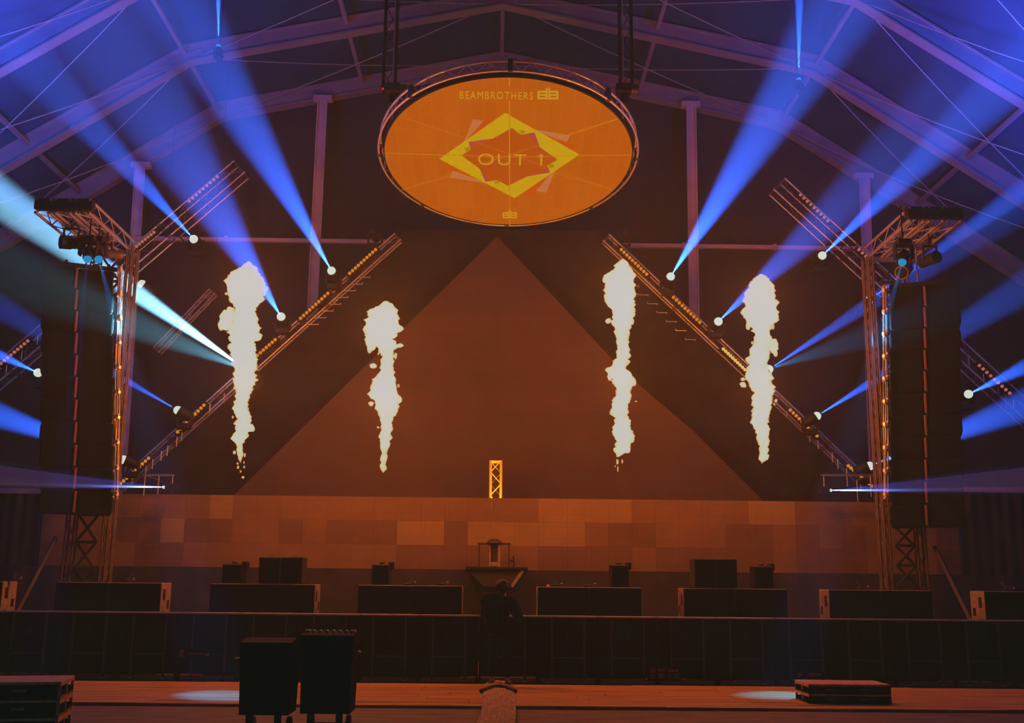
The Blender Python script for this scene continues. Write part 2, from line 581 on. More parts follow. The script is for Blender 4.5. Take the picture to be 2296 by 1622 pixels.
for c in range(cols):
    for r_ in range(rows):
        xc = xl + (c + .5) * cw
        zc = zt - (r_ + .5) * rh
        bt = bright_tile(xc, r_)
        if bt:
            led.mat(M['led2'])
        else:
            led.mat(M['led'] if (r_ == 0 or random.random() < .45) else M['led3'])
        led.box((xc, YBAND + .05, zc), (cw - .003, 0.10, rh - .003))
lw = thing('led_wall', 'long low band of brown LED panels across the stage front', 'LED wall', ((xl + xr) / 2, YBAND, zb))
o = led.build('panel_face', None, lw)
o.location = (-(xl + xr) / 2, -YBAND, -zb)
o = MB().bar((xl, YBAND + .14, zt - .05), (xr, YBAND + .14, zt - .05), .06, .06).bar((xl, YBAND + .14, zb + .05), (xr, YBAND + .14, zb + .05), .06, .06).build('frame_rail', M['alu_dull'], lw)
o.location = (-(xl + xr) / 2, -YBAND, -zb)

# stage deck and skirt
deck = MB().box(((xl + xr) / 2, 27.4, 0.95), (xr - xl + .4, 4.7, 0.1))
tag(deck.build('stage_deck', M['black']), 'black stage platform hidden behind the LED band', 'stage')
sk = MB()
n = 150
vs, fs = [], []
for i in range(n + 1):
    xx = -15.5 + 31.0 * i / n
    yy = YBAND - .12 + .05 * math.sin(i * 1.9) + .02 * math.sin(i * 5.1)
    vs += [(xx, yy, 0.0), (xx, yy, zb - .005), (xx, yy + .012, zb - .005), (xx, yy + .012, 0)]
for i in range(n):
    a = 4 * i
    fs += [(a, a + 4, a + 5, a + 1), (a + 1, a + 5, a + 6, a + 2), (a + 2, a + 6, a + 7, a + 3)]
sk.add(vs, fs, True)
tag(sk.build('stage_skirt', M['cloth']), 'black pleated cloth skirt under the LED band', 'curtain')
# black side drapes
for s_, (pa, pb), lab in ((-1, (-260, 90), 'left'), (1, (2152, 2520), 'right')):
    a, b = P(pa, 1105, 25.1), P(pb, 1105, 25.1)
    mb = MB()
    vs, fs = [], []
    n = 50
    for i in range(n + 1):
        xx = a.x + (b.x - a.x) * i / n
        yy = 25.05 + .06 * math.sin(i * 1.7) + (.05 if s_ < 0 else .05)
        vs += [(xx, yy, 0), (xx, yy, a.z), (xx, yy + .012, a.z), (xx, yy + .012, 0)]
    for i in range(n):
        q = 4 * i
        fs += [(q, q + 4, q + 5, q + 1), (q + 1, q + 5, q + 6, q + 2), (q + 2, q + 6, q + 7, q + 3)]
    mb.add(vs, fs, True)
    dr = thing('side_drape', 'black masking drape hanging beyond the %s speaker tower' % lab, 'curtain', (a.x, 25.1, 0))
    o = mb.build('drape_cloth', M['cloth'], dr)
    o.location = -dr.location
    o = MB().bar((a.x, 25.1, a.z + .07), (b.x, 25.1, a.z + .07), .09, .12).build('top_rail', M['tent_alu'], dr)
    o.location = -dr.location

# triangle LED screen and black triangular backdrop
def polyp(pts, Y, d):
    return MB().prism([P(x_, y_, Y) for x_, y_ in pts][::-1], (0, d, 0))
o = polyp([(1115, 530), (1400, 835), (1556, 968), (1712, 1124), (1730, 1200), (500, 1200), (515, 1120)], YTRI, 0.12).build('triangle_screen', M['tri'])
tag(o, 'large dim brown pyramid-shaped screen behind the stage', 'screen')
bd = polyp([(905, 515), (1345, 518), (1985, 1130), (1990, 1385), (245, 1385), (250, 1130)], YTRI + .5, 0.03).build('black_backdrop', M['cloth'])
tag(bd, 'black trapezoid backdrop cloth behind the pyramid screen', 'backdrop')

# ------------------------------------------------------------------ trusses
truss('lighting_truss', 'long diagonal truss edging the pyramid on its left', P(893, 533, 26.0), P(268, 1094, 26.0), size=0.22, up=Vector((0, 1, 0)))
truss('lighting_truss', 'long diagonal truss edging the pyramid on its right', P(1358, 535, 26.0), P(1958, 1100, 26.0), size=0.22, up=Vector((0, 1, 0)))
truss('lighting_truss', 'outer left diagonal truss passing behind the left speaker tower', P(541, 380, 26.0), P(-60, 892, 26.0), size=0.42, up=Vector((0, 1, 0)))
truss('lighting_truss', 'outer right diagonal truss passing behind the right speaker tower', P(1742, 418, 26.0), P(2350, 975, 26.0), size=0.42, up=Vector((0, 1, 0)))
truss('lighting_truss', 'faint short diagonal truss crossed by the white beam, left side', P(478, 655, 28.0), P(352, 788, 28.0), size=0.2, r=.02, up=Vector((0, 1, 0)), m=M['alu_dull'])
tq = [q_ for q_ in bpy.data.objects if q_.name == 'lighting_truss.004'][0]
for f_ in (0, 1):
    q_ = P(478, 655, 28.0).lerp(P(352, 788, 28.0), f_) - tq.location
    MB().tube(q_, (q_.x, q_.y, prof_z(q_.x + tq.location.x) + .55 - tq.location.z), .008, 5).build('suspension_cable', M['black'], tq)
a = P(1112, 1117, 25.6); b = P(1112, 1034, 25.6)
truss('deck_truss', 'short upright yellow-lit truss standing at stage centre', Vector((a.x, a.y, 1.0)), b, size=0.25, r=0.035, up=Vector((0, 1, 0)), step=.28)

M['yellow'] = mat('yellow_lit_truss_tube', (0.85, 0.62, 0.15), 0.5, 0.0, 0.1, 12)  # yellow light on the upright truss put into its base colour
for o_ in bpy.data.objects:
    if o_.name.startswith('deck_truss'):
        for c_ in o_.children:
            c_.data.materials[0] = M['yellow']
        up_ = light('truss_uplight', 'SPOT', (0, 0, 0), 420, (1.0, 0.62, 0.06), spot_size=math.radians(18), spot_blend=.5, shadow_soft_size=.03)
        up_.parent = o_
        up_.location = (0, -.34, 1.6)
        up_.rotation_euler = (math.radians(180 - 7), 0, 0)

# ------------------------------------------------------------------ batten lights: rows of ten bulbs
random.seed(5)
def batten(label, p0, p1, nb, bulb, Y=25.72):
    a, b = P(*p0, Y), P(*p1, Y)
    t = thing('batten_light', label, 'stage light', a, 0, 'battens of bulbs along the diagonal trusses')
    R = orient(b - a, Vector((0, -1, 0)))
    L = (b - a).length
    MB().box(R @ Vector((0, L / 2, -0.10)), (0.12, L + .18, 0.10), R, .01).build('housing', M['black'], t)
    bm = None
    for k in range(nb):
        q = R @ Vector((0, L * k / (nb - 1), 0))
        if bm is None:
            bm = MB().ball((0, 0, 0), 0.042, 10, 8).build('bulb', bulb, t)
            bm.location = q
            sk_ = MB().tube(R @ Vector((0, 0, -.07)), R @ Vector((0, 0, -.02)), .035, 10).build('socket', M['dark'], t)
            sk_.location = q
        else:
            c = bm.copy(); COL.objects.link(c); c.parent = t; c.location = q
            c = sk_.copy(); COL.objects.link(c); c.parent = t; c.location = q
    return t
BL = [((842, 560), (784, 613)), ((735, 658), (674, 714)), ((617, 762), (577, 797)), ((457, 909), (398, 969)), ((333, 1028), (270, 1085))]
nm = ['topmost', 'second highest', 'middle', 'second lowest', 'lowest']
for i, (a, b) in enumerate(BL):
    batten('%s row of amber bulbs on the inner left diagonal truss' % nm[i], a, b, 10 if i != 2 else 7, M['bulb'])
BR = [((1393, 560), (1450, 615)), ((1510, 667), (1569, 723)), ((1622, 783), (1670, 829)), ((1772, 920), (1832, 978)), ((1902, 1045), (1955, 1090))]
for i, (a, b) in enumerate(BR):
    batten('%s row of amber bulbs on the inner right diagonal truss' % nm[i], a, b, 10, M['bulb_hot'] if i == 2 else M['bulb'])
for lab, a, b in (('row of dim bulbs at the tip of the outer left truss', (487, 396), (424, 451)), ('row of dim bulbs beside the left tower top', (345, 521), (293, 563)),
                  ('row of dim bulbs at the far left picture edge', (62, 765), (2, 815)), ('row of dim bulbs at the tip of the outer right truss', (1795, 437), (1856, 495)),
                  ('row of dim bulbs beside the right tower top', (1926, 560), (1957, 590)), ('row of dim bulbs at the far right picture edge', (2196, 820), (2264, 882))):
    batten(lab, a, b, 9 if lab != 'row of dim bulbs beside the right tower top' else 5, M['bulb_dim'])
# hooks under the inner trusses
def hooks(label, p0, p1, s_, n):
    a, b = P(*p0, 25.8), P(*p1, 25.8)
    t = thing('cable_hook_row', label, 'hooks', a)
    for k in range(n):
        q = (b - a) * (k / (n - 1))
        MB().tube(q + Vector((0, .16, 0)), q, .012, 6).tube(q, q + Vector((s_ * .26, 0, 0)), .012, 6).tube(q + Vector((s_ * .26, 0, 0)), q + Vector((s_ * .26, 0, .04)), .012, 6).build('hook', M['alu'], t)
hooks('row of short metal hooks under the upper left diagonal truss', (806, 622), (690, 728), 1, 8)
hooks('row of short metal hooks under the upper right diagonal truss', (1412, 622), (1560, 762), -1, 8)
def hangers(label, pts):
    t = thing('hanging_rod_row', label, 'rods', P(*pts[0], 25.8))
    for p in pts:
        q = P(*p, 25.8) - t.location
        MB().tube(q, q - Vector((0, 0, .24)), .013, 6).build('rod', M['alu'], t)
hangers('row of short rods hanging under the lower left diagonal truss', [(503, 882), (471, 905), (408, 967), (397, 980), (376, 1000), (362, 1012), (343, 1030), (328, 1045), (297, 1063)])
hangers('row of short rods hanging under the lower right diagonal truss', [(1764, 917), (1802, 955), (1815, 970), (1834, 985), (1866, 1015), (1878, 1030), (1898, 1048), (1929, 1078)])
hangers('row of lit rods on the far left truss', [(85, 752), (50, 785), (15, 820)])
hangers('row of lit rods on the far right truss', [(2172, 803), (2205, 838), (2238, 865), (2255, 882), (2272, 897)])

# ------------------------------------------------------------------ round screen with its ring truss
DC, DR, DA = Vector((0.17, 22.5, 11.03)), 2.756, 1.344
DX = Vector((1, 0, 0)); DU = Vector((0, -math.sin(DA), math.cos(DA))); DN = Vector((0, -math.cos(DA), -math.sin(DA)))
DM = Matrix((DX, DU, DN)).transposed()
def disc_uv(px, py):
    d = ray(px, py)
    t = (DC - CAM).dot(DN) / d.dot(DN)
    p = CAM + d * t - DC
    return p.dot(DX), p.dot(DU)
M['screen'] = emitter('orange_screen_picture', (0.50, 0.112, 0.0008), 1.0)
n, l = M['screen'].node_tree.nodes, M['screen'].node_tree.links
em = [q for q in n if q.type == 'EMISSION'][0]
tc = n.new('ShaderNodeTexCoord'); br = n.new('ShaderNodeTexBrick')
br.offset = 0
for k, v in (('Scale', 1), ('Mortar Size', 0.010), ('Mortar Smooth', .8), ('Brick Width', .27), ('Row Height', 1.0)):
    br.inputs[k].default_value = v
br.inputs['Color1'].default_value = (0.50, 0.100, 0.0008, 1)
br.inputs['Color2'].default_value = (0.47, 0.092, 0.0008, 1)
br.inputs['Mortar'].default_value = (0.52, 0.125, 0.001, 1)
l.new(tc.outputs['Object'], br.inputs['Vector']); l.new(br.outputs['Color'], em.inputs[0])
M['g_yellow'] = emitter('screen_yellow', (0.56, 0.33, 0.002), 1.0, False)
M['g_line'] = emitter('screen_thin_line', (0.60, 0.20, 0.004), 1.0, False)
M['g_text'] = emitter('screen_lettering', (0.55, 0.28, 0.01), 1.0, False)
M['g_grey'] = emitter('screen_grey_square', (0.50, 0.155, 0.045), 1.0, False)
M['g_orange'] = emitter('screen_deep_orange', (0.56, 0.075, 0.001), 1.0, False)
M['g_violet'] = emitter('screen_violet', (0.42, 0.05, 0.045), 1.0, False)
M['g_inner'] = emitter('screen_inner_orange', (0.46, 0.075, 0.001), 1.0, False)
M['g_olive'] = emitter('screen_olive', (0.38, 0.20, 0.004), 1.0, False)
ds = thing('round_screen', 'round orange hanging screen reading OUT 1 with a yellow star', 'screen', DC)
ds.rotation_mode = 'QUATERNION'
ds.rotation_quaternion = DM.to_quaternion()
MB().lathe([(DR - .03, -.02), (DR - .01, -.02), (DR - .005, -.005), (DR - .01, 0)], 96).build('display_face', M['screen'], ds)
MB().lathe([(DR - .03, -.10), (DR + .02, -.10), (DR + .02, .004), (DR - .004, .004)], 96, cap=False).build('rim', M['black'], ds)
def gfx(name, pts, z, m, th=.002):
    uv = [disc_uv(*p) for p in pts]
    area = sum(uv[i][0] * uv[(i + 1) % len(uv)][1] - uv[(i + 1) % len(uv)][0] * uv[i][1] for i in range(len(uv)))
    if area > 0: uv = uv[::-1]
    return MB().prism([(u, v, z) for u, v in uv], (0, 0, th)).build(name, m, ds)
Z = lambda lst: [(760 + x_ / 2.703, y_ / 2.703) for x_, y_ in lst]
gfx('grey_square', Z([(812, 722), (1400, 820), (1255, 1168), (672, 1076)]), .002, M['g_grey'])
gfx('deep_orange_square', Z([(905, 700), (1440, 880), (1160, 1192), (625, 1012)]), .005, M['g_orange'])
gfx('yellow_diamond', Z([(1007, 682), (1458, 935), (1065, 1200), (608, 962)]), .008, M['g_yellow'])
gfx('violet_star', Z([(1048, 773), (1105, 815), (1185, 800), (1218, 890), (1325, 965), (1262, 1000), (1280, 1043), (1140, 1068), (1025, 1125), (960, 1090), (888, 1100), (850, 1015), (742, 940), (800, 905), (785, 858), (930, 838)]), .011, M['g_violet'])
gfx('inner_star', Z([(1048, 773), (1105, 815), (1150, 808), (1218, 895), (1325, 965), (1262, 1000), (1265, 1028), (1140, 1065), (1025, 1122), (960, 1090), (915, 1090), (850, 1018), (742, 940), (800, 905), (800, 880), (935, 840)]), .014, M['g_inner'])
for i_, q in enumerate((((1090, 790), (1115, 785), (1135, 795), (1108, 812)), ((760, 895), (790, 885), (800, 905), (775, 920)), ((1265, 995), (1300, 990), (1305, 1005), (1280, 1020)), ((940, 1100), (965, 1090), (975, 1105), (950, 1115)))):
    gfx('olive_patch', Z(q), .0165, M['g_olive'])
def gline(p, q, wd, z, m, name='thin_line'):
    a, b = Vector((*disc_uv(*p), z)), Vector((*disc_uv(*q), z))
    return MB().bar(a, b, wd, .002, Vector((0, 0, 1))).build(name, m, ds)
gline((1142, 173), (1142, 193), .022, .018, M['g_line'])
gline((1142, 225), (1143, 470), .022, .018, M['g_line'])
gline((1143, 490), (1143, 506), .022, .018, M['g_line'])
gline((863, 342), (1143, 351), .02, .018, M['g_line'])
gline((1143, 351), (1415, 346), .02, .018, M['g_line'])
gline((900, 262), (1060, 315), .014, .004, M['g_line'])
gline((1385, 266), (1240, 312), .014, .004, M['g_line'])
gline((902, 425), (1010, 395), .014, .004, M['g_line'])
gline((1372, 424), (1240, 387), .014, .004, M['g_line'])
gline((1060, 315), (1372, 424), .010, .0175, M['g_line'])
gline((902, 425), (1385, 266), .010, .0175, M['g_line'])
def text(body, px0, px1, py0, py1, m, name, z=.02, spacing=1.0, extra=0.0):
    cu = bpy.data.curves.new(name, 'FONT')
    cu.body = body
    cu.size = 1
    cu.extrude = .002
    cu.offset = extra
    cu.space_character = spacing
    cu.align_x = 'CENTER'
    cu.align_y = 'CENTER'
    cu.materials.append(m)
    o = bpy.data.objects.new(name, cu)
    COL.objects.link(o)
    bpy.context.view_layer.update()
    me = bpy.data.meshes.new_from_object(o.evaluated_get(bpy.context.evaluated_depsgraph_get()))
    bpy.data.objects.remove(o)
    o = bpy.data.objects.new(name, me)
    COL.objects.link(o)
    o.parent = ds
    xs_ = [v.co.x for v in me.vertices]; ys_ = [v.co.y for v in me.vertices]
    w_, h_ = max(xs_) - min(xs_), max(ys_) - min(ys_)
    for v in me.vertices:
        v.co.x -= (max(xs_) + min(xs_)) / 2; v.co.y -= (max(ys_) + min(ys_)) / 2
    u0, v0 = disc_uv(px0, (py0 + py1) / 2); u1, _ = disc_uv(px1, (py0 + py1) / 2)
    _, va = disc_uv((px0 + px1) / 2, py0); _, vb = disc_uv((px0 + px1) / 2, py1)
    o.location = ((u0 + u1) / 2, (va + vb) / 2, z)
    o.scale = ((u1 - u0) / w_, (va - vb) / h_, 1)
    return o
text('BEAMBROTHERS', 1031, 1195, 204, 221, M['g_text'], 'name_lettering', spacing=1.28)
text('OUT 1', 1072, 1216, 344, 369, M['g_text'], 'channel_lettering', spacing=1.15, extra=-.005)
gline((1206, 349), (1214.5, 344.5), .03, .021, M['g_text'], 'channel_lettering')
def logo(x0, x1, y0, y1, nm_):
    """db mark: two mirrored letter blocks with cut stripes and two stems"""
    W, H = x1 - x0, y1 - y0
    mb = MB()
    def r(a, b, c, d):
        p = [disc_uv(x0 + W * u, y0 + H * v) for u, v in ((a, b), (c, b), (c, d), (a, d))]
        mb.prism([(u, v, .02) for u, v in p][::-1] if False else [(u, v, .02) for u, v in p], (0, 0, .002))
    for a, b in ((0, .485), (.515, 1)):
        r(a, .26, b, .42); r(a, .84, b, 1.0); r(a, .55, b, .70)
        r(a, .26, a + .1, 1.0); r(b - .1, .26, b, 1.0)
    r(.40, 0, .485, .3); r(.515, 0, .60, .3)
    mb.build(nm_, M['g_text'], ds)
logo(1205, 1252, 195, 221, 'logo_mark')
logo(1127, 1159, 470, 488, 'logo_mark')

rt = thing('ring_truss', 'circular lattice truss ring surrounding the round orange screen', 'truss', DC)
rt.rotation_mode = 'QUATERNION'
rt.rotation_quaternion = DM.to_quaternion()
def torus(R_, z, r=.026, n=96, k=8):
    mb = MB(); vs = []; fs = []
    for i in range(n):
        t = 2 * PI * i / n
        for j in range(k):
            p = 2 * PI * j / k
            rr = R_ + r * math.cos(p)
            vs.append((rr * math.cos(t), rr * math.sin(t), z + r * math.sin(p)))
    for i in range(n):
        for j in range(k):
            fs.append((i * k + j, ((i + 1) % n) * k + j, ((i + 1) % n) * k + (j + 1) % k, i * k + (j + 1) % k))
    mb.add(vs, fs, True)
    return mb
M['ringalu'] = mat('ring_truss_aluminium', (0.75, 0.70, 0.66), 0.38, 0.6, 0.1, 12)
RC = [(DR + .07, -.06), (DR + .13, -.06), (DR + .10, -.33)]
torus(RC[1][0], RC[1][1]).build('ring_chord', M['ringalu'], rt)
torus(RC[2][0], RC[2][1]).build('ring_chord', M['ringalu'], rt)
lat = MB()
n = 80
for k in range(n):
    t0, t1 = 2 * PI * k / n, 2 * PI * (k + 1) / n
    a_, b_ = (RC[1], RC[2]) if k % 2 else (RC[2], RC[1])
    lat.tube((a_[0] * math.cos(t0), a_[0] * math.sin(t0), a_[1]), (b_[0] * math.cos(t1), b_[0] * math.sin(t1), b_[1]), .011, 5)
lat.build('lattice', M['ringalu'], rt)
cl = MB()
for k in range(8):
    t = 2 * PI * k / 8 + PI / 2
    cl.box((RC[1][0] * math.cos(t), RC[1][0] * math.sin(t), -.18), (.10, .10, .30), Matrix.Rotation(t, 3, 'Z'), .01)
cl.build('joint_clamp', M['dark'], rt)

# ------------------------------------------------------------------ hanging hoists
for (x_, lab) in ((872, 'left'), (1404, 'right')):
    Yh = 21.6
    a = P(x_, 205, Yh)
    zt2 = prof_z(a.x)
    t = truss('hanging_truss', 'dark vertical hanging truss above the %s side of the round screen' % lab, a, Vector((a.x, Yh, zt2 + .1)), size=0.26, m=M['black'], up=Vector((0, 1, 0)), r=.022)
    h = thing('chain_hoist', 'dark chain hoist beside the %s edge of the round screen' % lab, 'hoist', P(x_ + (8 if x_ < 1000 else -6), 200, Yh - .35))
    MB().box((0, 0, 0), (.34, .24, .22), None, .03).build('motor_body', M['black'], h)
    MB().lathe([(.10, -.1), (.11, -.08), (.11, .08), (.1, .1)], 14, (0.22, 0, 0), Matrix.Rotation(PI / 2, 3, 'Y')).build('motor_cap', M['dark'], h)
    MB().box((0.02, 0, -.26), (.2, .17, .26), None, .04).build('chain_bag', M['black'], h)
    MB().tube((0, 0, .1), (0, 0, zt2 - h.location.z + .2), .014, 6).build('chain', M['cable'], h)
    MB().tube((0, 0, -.1), (0, .2, -.75), .014, 6).build('hook_chain', M['cable'], h)
    MB().ball((-.2 if x_ < 1000 else .2, -.05, -.02), .025, 8, 6).build('indicator_lamp', M['red_led'], h)

# ------------------------------------------------------------------ moving heads and their beams
def haze_mat(name, density):
    m = bpy.data.materials.new(name)
    m.use_nodes = True
    n, l = m.node_tree.nodes, m.node_tree.links
    n.remove(n['Principled BSDF'])
    v = n.new('ShaderNodeVolumeScatter')
    v.inputs['Color'].default_value = (1, 1, 1, 1)
    v.inputs['Density'].default_value = density
    v.inputs['Anisotropy'].default_value = 0.25
    l.new(v.outputs[0], n['Material Output'].inputs['Volume'])
    return m
M['beamhaze'] = haze_mat('lit_haze_in_beam', 0.012)
M['laserhaze'] = haze_mat('haze_in_laser_beam', 0.5)
M['fanhaze'] = haze_mat('haze_in_laser_fan', 0.016)
def fixture_proto():
    t = thing('moving_head_light', 'x', 'stage light', (0, 0, 0), 0, 'blue beam moving head lights')
    MB().box((0, 0, -.30), (.30, .28, .12), None, .02).build('base', M['black'], t)
    yk = MB()
    yk.box((-.175, 0, -.10), (.04, .14, .30), None, .01).box((.175, 0, -.10), (.04, .14, .30), None, .01).box((0, 0, -.235), (.38, .16, .04), None, .01)
    yk.build('yoke', M['black'], t)
    h = MB().lathe([(.05, -.20), (.10, -.17), (.125, -.08), (.13, .05), (.135, .14), (.125, .165)], 20).build('head', M['black'], t)
    MB().ball((0, 0, .19), .104, 20, 14).build('lens', M['disc_lens'], h)
    return t
TRUSS_LINES = [(P(893, 533, 26.0), P(268, 1094, 26.0)), (P(1358, 535, 26.0), P(1958, 1100, 26.0)), (P(541, 380, 26.0), P(-60, 892, 26.0)), (P(1742, 418, 26.0), P(2350, 975, 26.0))]
FIX = fixture_proto()
first = [True]
nbeam = [0]
BEAMLAB = ['blue light beam crossing the tip of the outer left truss', 'bright blue light beam rising to the left roof kink',
           'broad violet-blue beam rising behind the head of the leftmost flame', 'pale beam passing behind the top of the left line array',
           'strong white-cyan light beam leaving the leftmost flame toward the left tower', 'blue beam emerging left of the left line array, upper one',
           'wide blue beam emerging left of the left line array, lower one', 'short cyan beam at the far left picture edge',
           'widest bright blue beam rising right of the round screen', 'blue beam rising behind the head of the rightmost flame',
           'blue beam running from the rightmost flame to the right tower', 'blue beam crossing the outer right truss toward the upper right corner',
           'blue beam passing behind the top of the right line array', 'blue beam emerging right of the right line array, upper one',
           'wide blue beam emerging right of the right line array, lower one', 'narrow blue beam at the far right picture edge',
           'narrow vertical blue beam under the upper left roof', 'narrow vertical blue beam under the upper right roof']
def fixture(label, src, tgt, power, angle, Ys=25.4, Yt=12.0, col=BLUE, blend=0.7, lens_r=1.0, name=None):
    s = P(*src, Ys); e = P(*tgt, Yt)
    d = (e - s).normalized()
    if first[0]:
        t = FIX; first[0] = False
    else:
        t = dup(FIX)
    t.location = s - d * 0.2
    t['label'] = label
    h = [c for c in t.children if c.name.startswith('head')][0]
    h.rotation_mode = 'QUATERNION'
    h.rotation_quaternion = d.to_track_quat('Z', 'Y')
    if label.startswith('small'):
        for c in t.children:
            c.scale = (.55, .55, .55)
        h.children[0].data = h.children[0].data.copy()
        h.children[0].data.materials.clear(); h.children[0].data.materials.append(M['lens_blue'])
    if power > 0:
        l = bpy.data.lights.new('beam_lamp', 'SPOT')
        l.energy = power; l.color = col; l.spot_size = math.radians(angle); l.spot_blend = blend; l.shadow_soft_size = 0.015
        o = bpy.data.objects.new('beam_lamp', l)
        COL.objects.link(o)
        o.parent = t
        o.location = d * 0.31
        o.rotation_mode = 'QUATERNION'
        o.rotation_quaternion = (-d).to_track_quat('Z', 'Y')
        L = 0.0
        while L < 22:
            q = s + d * L
            if q.z > prof_z(q.x) - .05 or abs(q.x) > 16 or q.y < 3:
                break
            L += .1
        r1 = .09 + (L) * math.tan(math.radians(angle / 2))
        cb_ = MB().lathe([(.085, .30), (r1, L + .25)], 32, (0, 0, 0), d.to_track_quat('Z', 'Y').to_matrix()).build('light_beam', M['beamhaze'])
        cb_.location = t.location
        tag(cb_, 'hazy blue light beam cast by the ' + label, 'light beam', 'light beams through the haze', 'stuff')
        cb_['label'] = BEAMLAB[nbeam[0]]; nbeam[0] += 1
    if not label.startswith('small') and not label.startswith('unlit') or label.startswith('unlit'):
        base_ = Vector((0, 0, -.3)); best_ = None
        for A_, B_ in TRUSS_LINES:
            u_ = max(0, min(1, (t.location + base_ - A_).dot(B_ - A_) / (B_ - A_).length_squared))
            c_ = A_.lerp(B_, u_)
            if best_ is None or (c_ - t.location - base_).length < (best_ - t.location - base_).length: best_ = c_
        near_ = (best_ - t.location - base_).length < 1.35
        zb_ = 1.0 if abs(s.x) < 10.2 else 0.0
        if near_:
            MB().tube(base_, best_ - t.location, .018, 8).build('mounting_arm', M['black'], t)
        if not near_: MB().tube((0, 0, -.3), (0, 0, zb_ - t.location.z), .011, 6).build('support_pipe', M['black'], t)
    else:
        MB().tube((0, 0, -.2), (0, .06, -.2), .02, 6).tube((0, .1, -.2), (0, .1, prof_z(t.location.x) + .3 - t.location.z), .010, 6).build('support_pipe', M['black'], t)
    return t
K = 66000
CY_ = (0.05, 0.35, 1.0)
fixture('moving head beaming up-left above the left tower, over the horizontal gable rail', (434, 536), (0, 60), K, 9, Yt=17)
fixture('moving head beaming up-left toward the roof kink, beside the upper left truss bulbs', (743, 607), (430, 60), K * 1.9, 11, Yt=18)
fixture('moving head just right of the leftmost flame, beam rising left', (630, 710), (400, 330), K * 1.3, 11, Yt=18)
fixture('moving head shining beside the top of the left speaker tower', (318, 637), (20, 440), K * 1.3, 10, Yt=23.6)
fixture('moving head behind the leftmost flame throwing the strong white-cyan beam', (556, 832), (130, 535), K * 8, 9.5, Yt=23.4, Ys=25.2, col=(0.26, 0.66, 1.0))
fixture('moving head low on the left diagonal truss, beam rising behind the tower', (398, 920), (0, 690), K * 1.2, 9, Yt=24.4)
fixture('moving head beside the left tower just above the lowest bulb row', (276, 1031), (-150, 880), K * 2.2, 14, Yt=23.6)
fixture('moving head at the far left edge, left of the line array', (85, 836), (-150, 730), K * .9, 7, Yt=20)
fixture('moving head beaming up-right, right of the tall central flame', (1504, 620), (1745, 240), K * 2.2, 12, Yt=20)
fixture('moving head just left of the rightmost flame, beam rising right', (1611, 721), (1960, 390), K * .9, 9, Yt=18)
fixture('moving head touching the right side of the rightmost flame', (1725, 828), (2260, 480), K * 1.5, 9, Yt=23.9, Ys=25.2)
fixture('moving head beaming up-right under the outer right truss', (1844, 573), (2320, 120), K * 1.2, 9, Yt=17)
fixture('moving head beside the upper part of the right tower', (1949, 673), (2330, 400), K * 1.4, 9, Yt=24.0)
fixture('moving head low on the right diagonal truss, wide cyan beam', (1832, 933), (2330, 625), K * 1.7, 10, Yt=24.2)
fixture('moving head beside the right tower just above the lowest bulb row', (1951, 1045), (2400, 870), K * 2.2, 14, Yt=23.8)
fixture('moving head at the far right, beyond the right line array', (2172, 884), (2400, 775), K * .9, 7, Yt=20)
fixture('small moving head hanging under the upper left roof, beam straight up', (490, 95), (488, -160), K * 3, 8, Ys=22.0, Yt=21.5)
fixture('small moving head hanging under the upper right roof, beam straight up', (1791, 170), (1793, -160), K * 3, 8, Ys=22.0, Yt=21.5)
for src, Ys_, aim, pw, col, key in (((556, 832), 25.2, (268, 715), 48000, (0.15, 0.7, 1.0), 'behind the leftmost'), ((1725, 828), 25.2, (1987, 740), 14000, (0.02, 0.4, 1.0), 'touching the right')):
    par = [q_ for q_ in bpy.data.objects if q_.get('label', '').startswith('moving head ' + key)][0]
    s0 = P(*src, Ys_); e0 = P(*aim, 22.3); dd = (e0 - s0).normalized()
    l = light('added_loom_light', 'SPOT', dd * .33, pw, col, spot_size=math.radians(15), spot_blend=.8, shadow_soft_size=.02)  # extra lamp added at the head to brighten the cable loom
    l.location = s0 + dd * .14 - par.location
    l.parent = par
    l.rotation_mode = 'QUATERNION'; l.rotation_quaternion = (-dd).to_track_quat('Z', 'Y')
for src, tgt, lab in (((838, 520), (800, 420), 'unlit moving head above the top end of the left diagonal truss'), ((1400, 522), (1440, 420), 'unlit moving head above the top end of the right diagonal truss')):
    t = fixture(lab, src, tgt, 0, 5, Ys=26, Yt=24)
    h = [c for c in t.children if c.name.startswith('head')][0]
    h.children[0].data = h.children[0].data.copy()
    h.children[0].data.materials.clear(); h.children[0].data.materials.append(M['glass'])

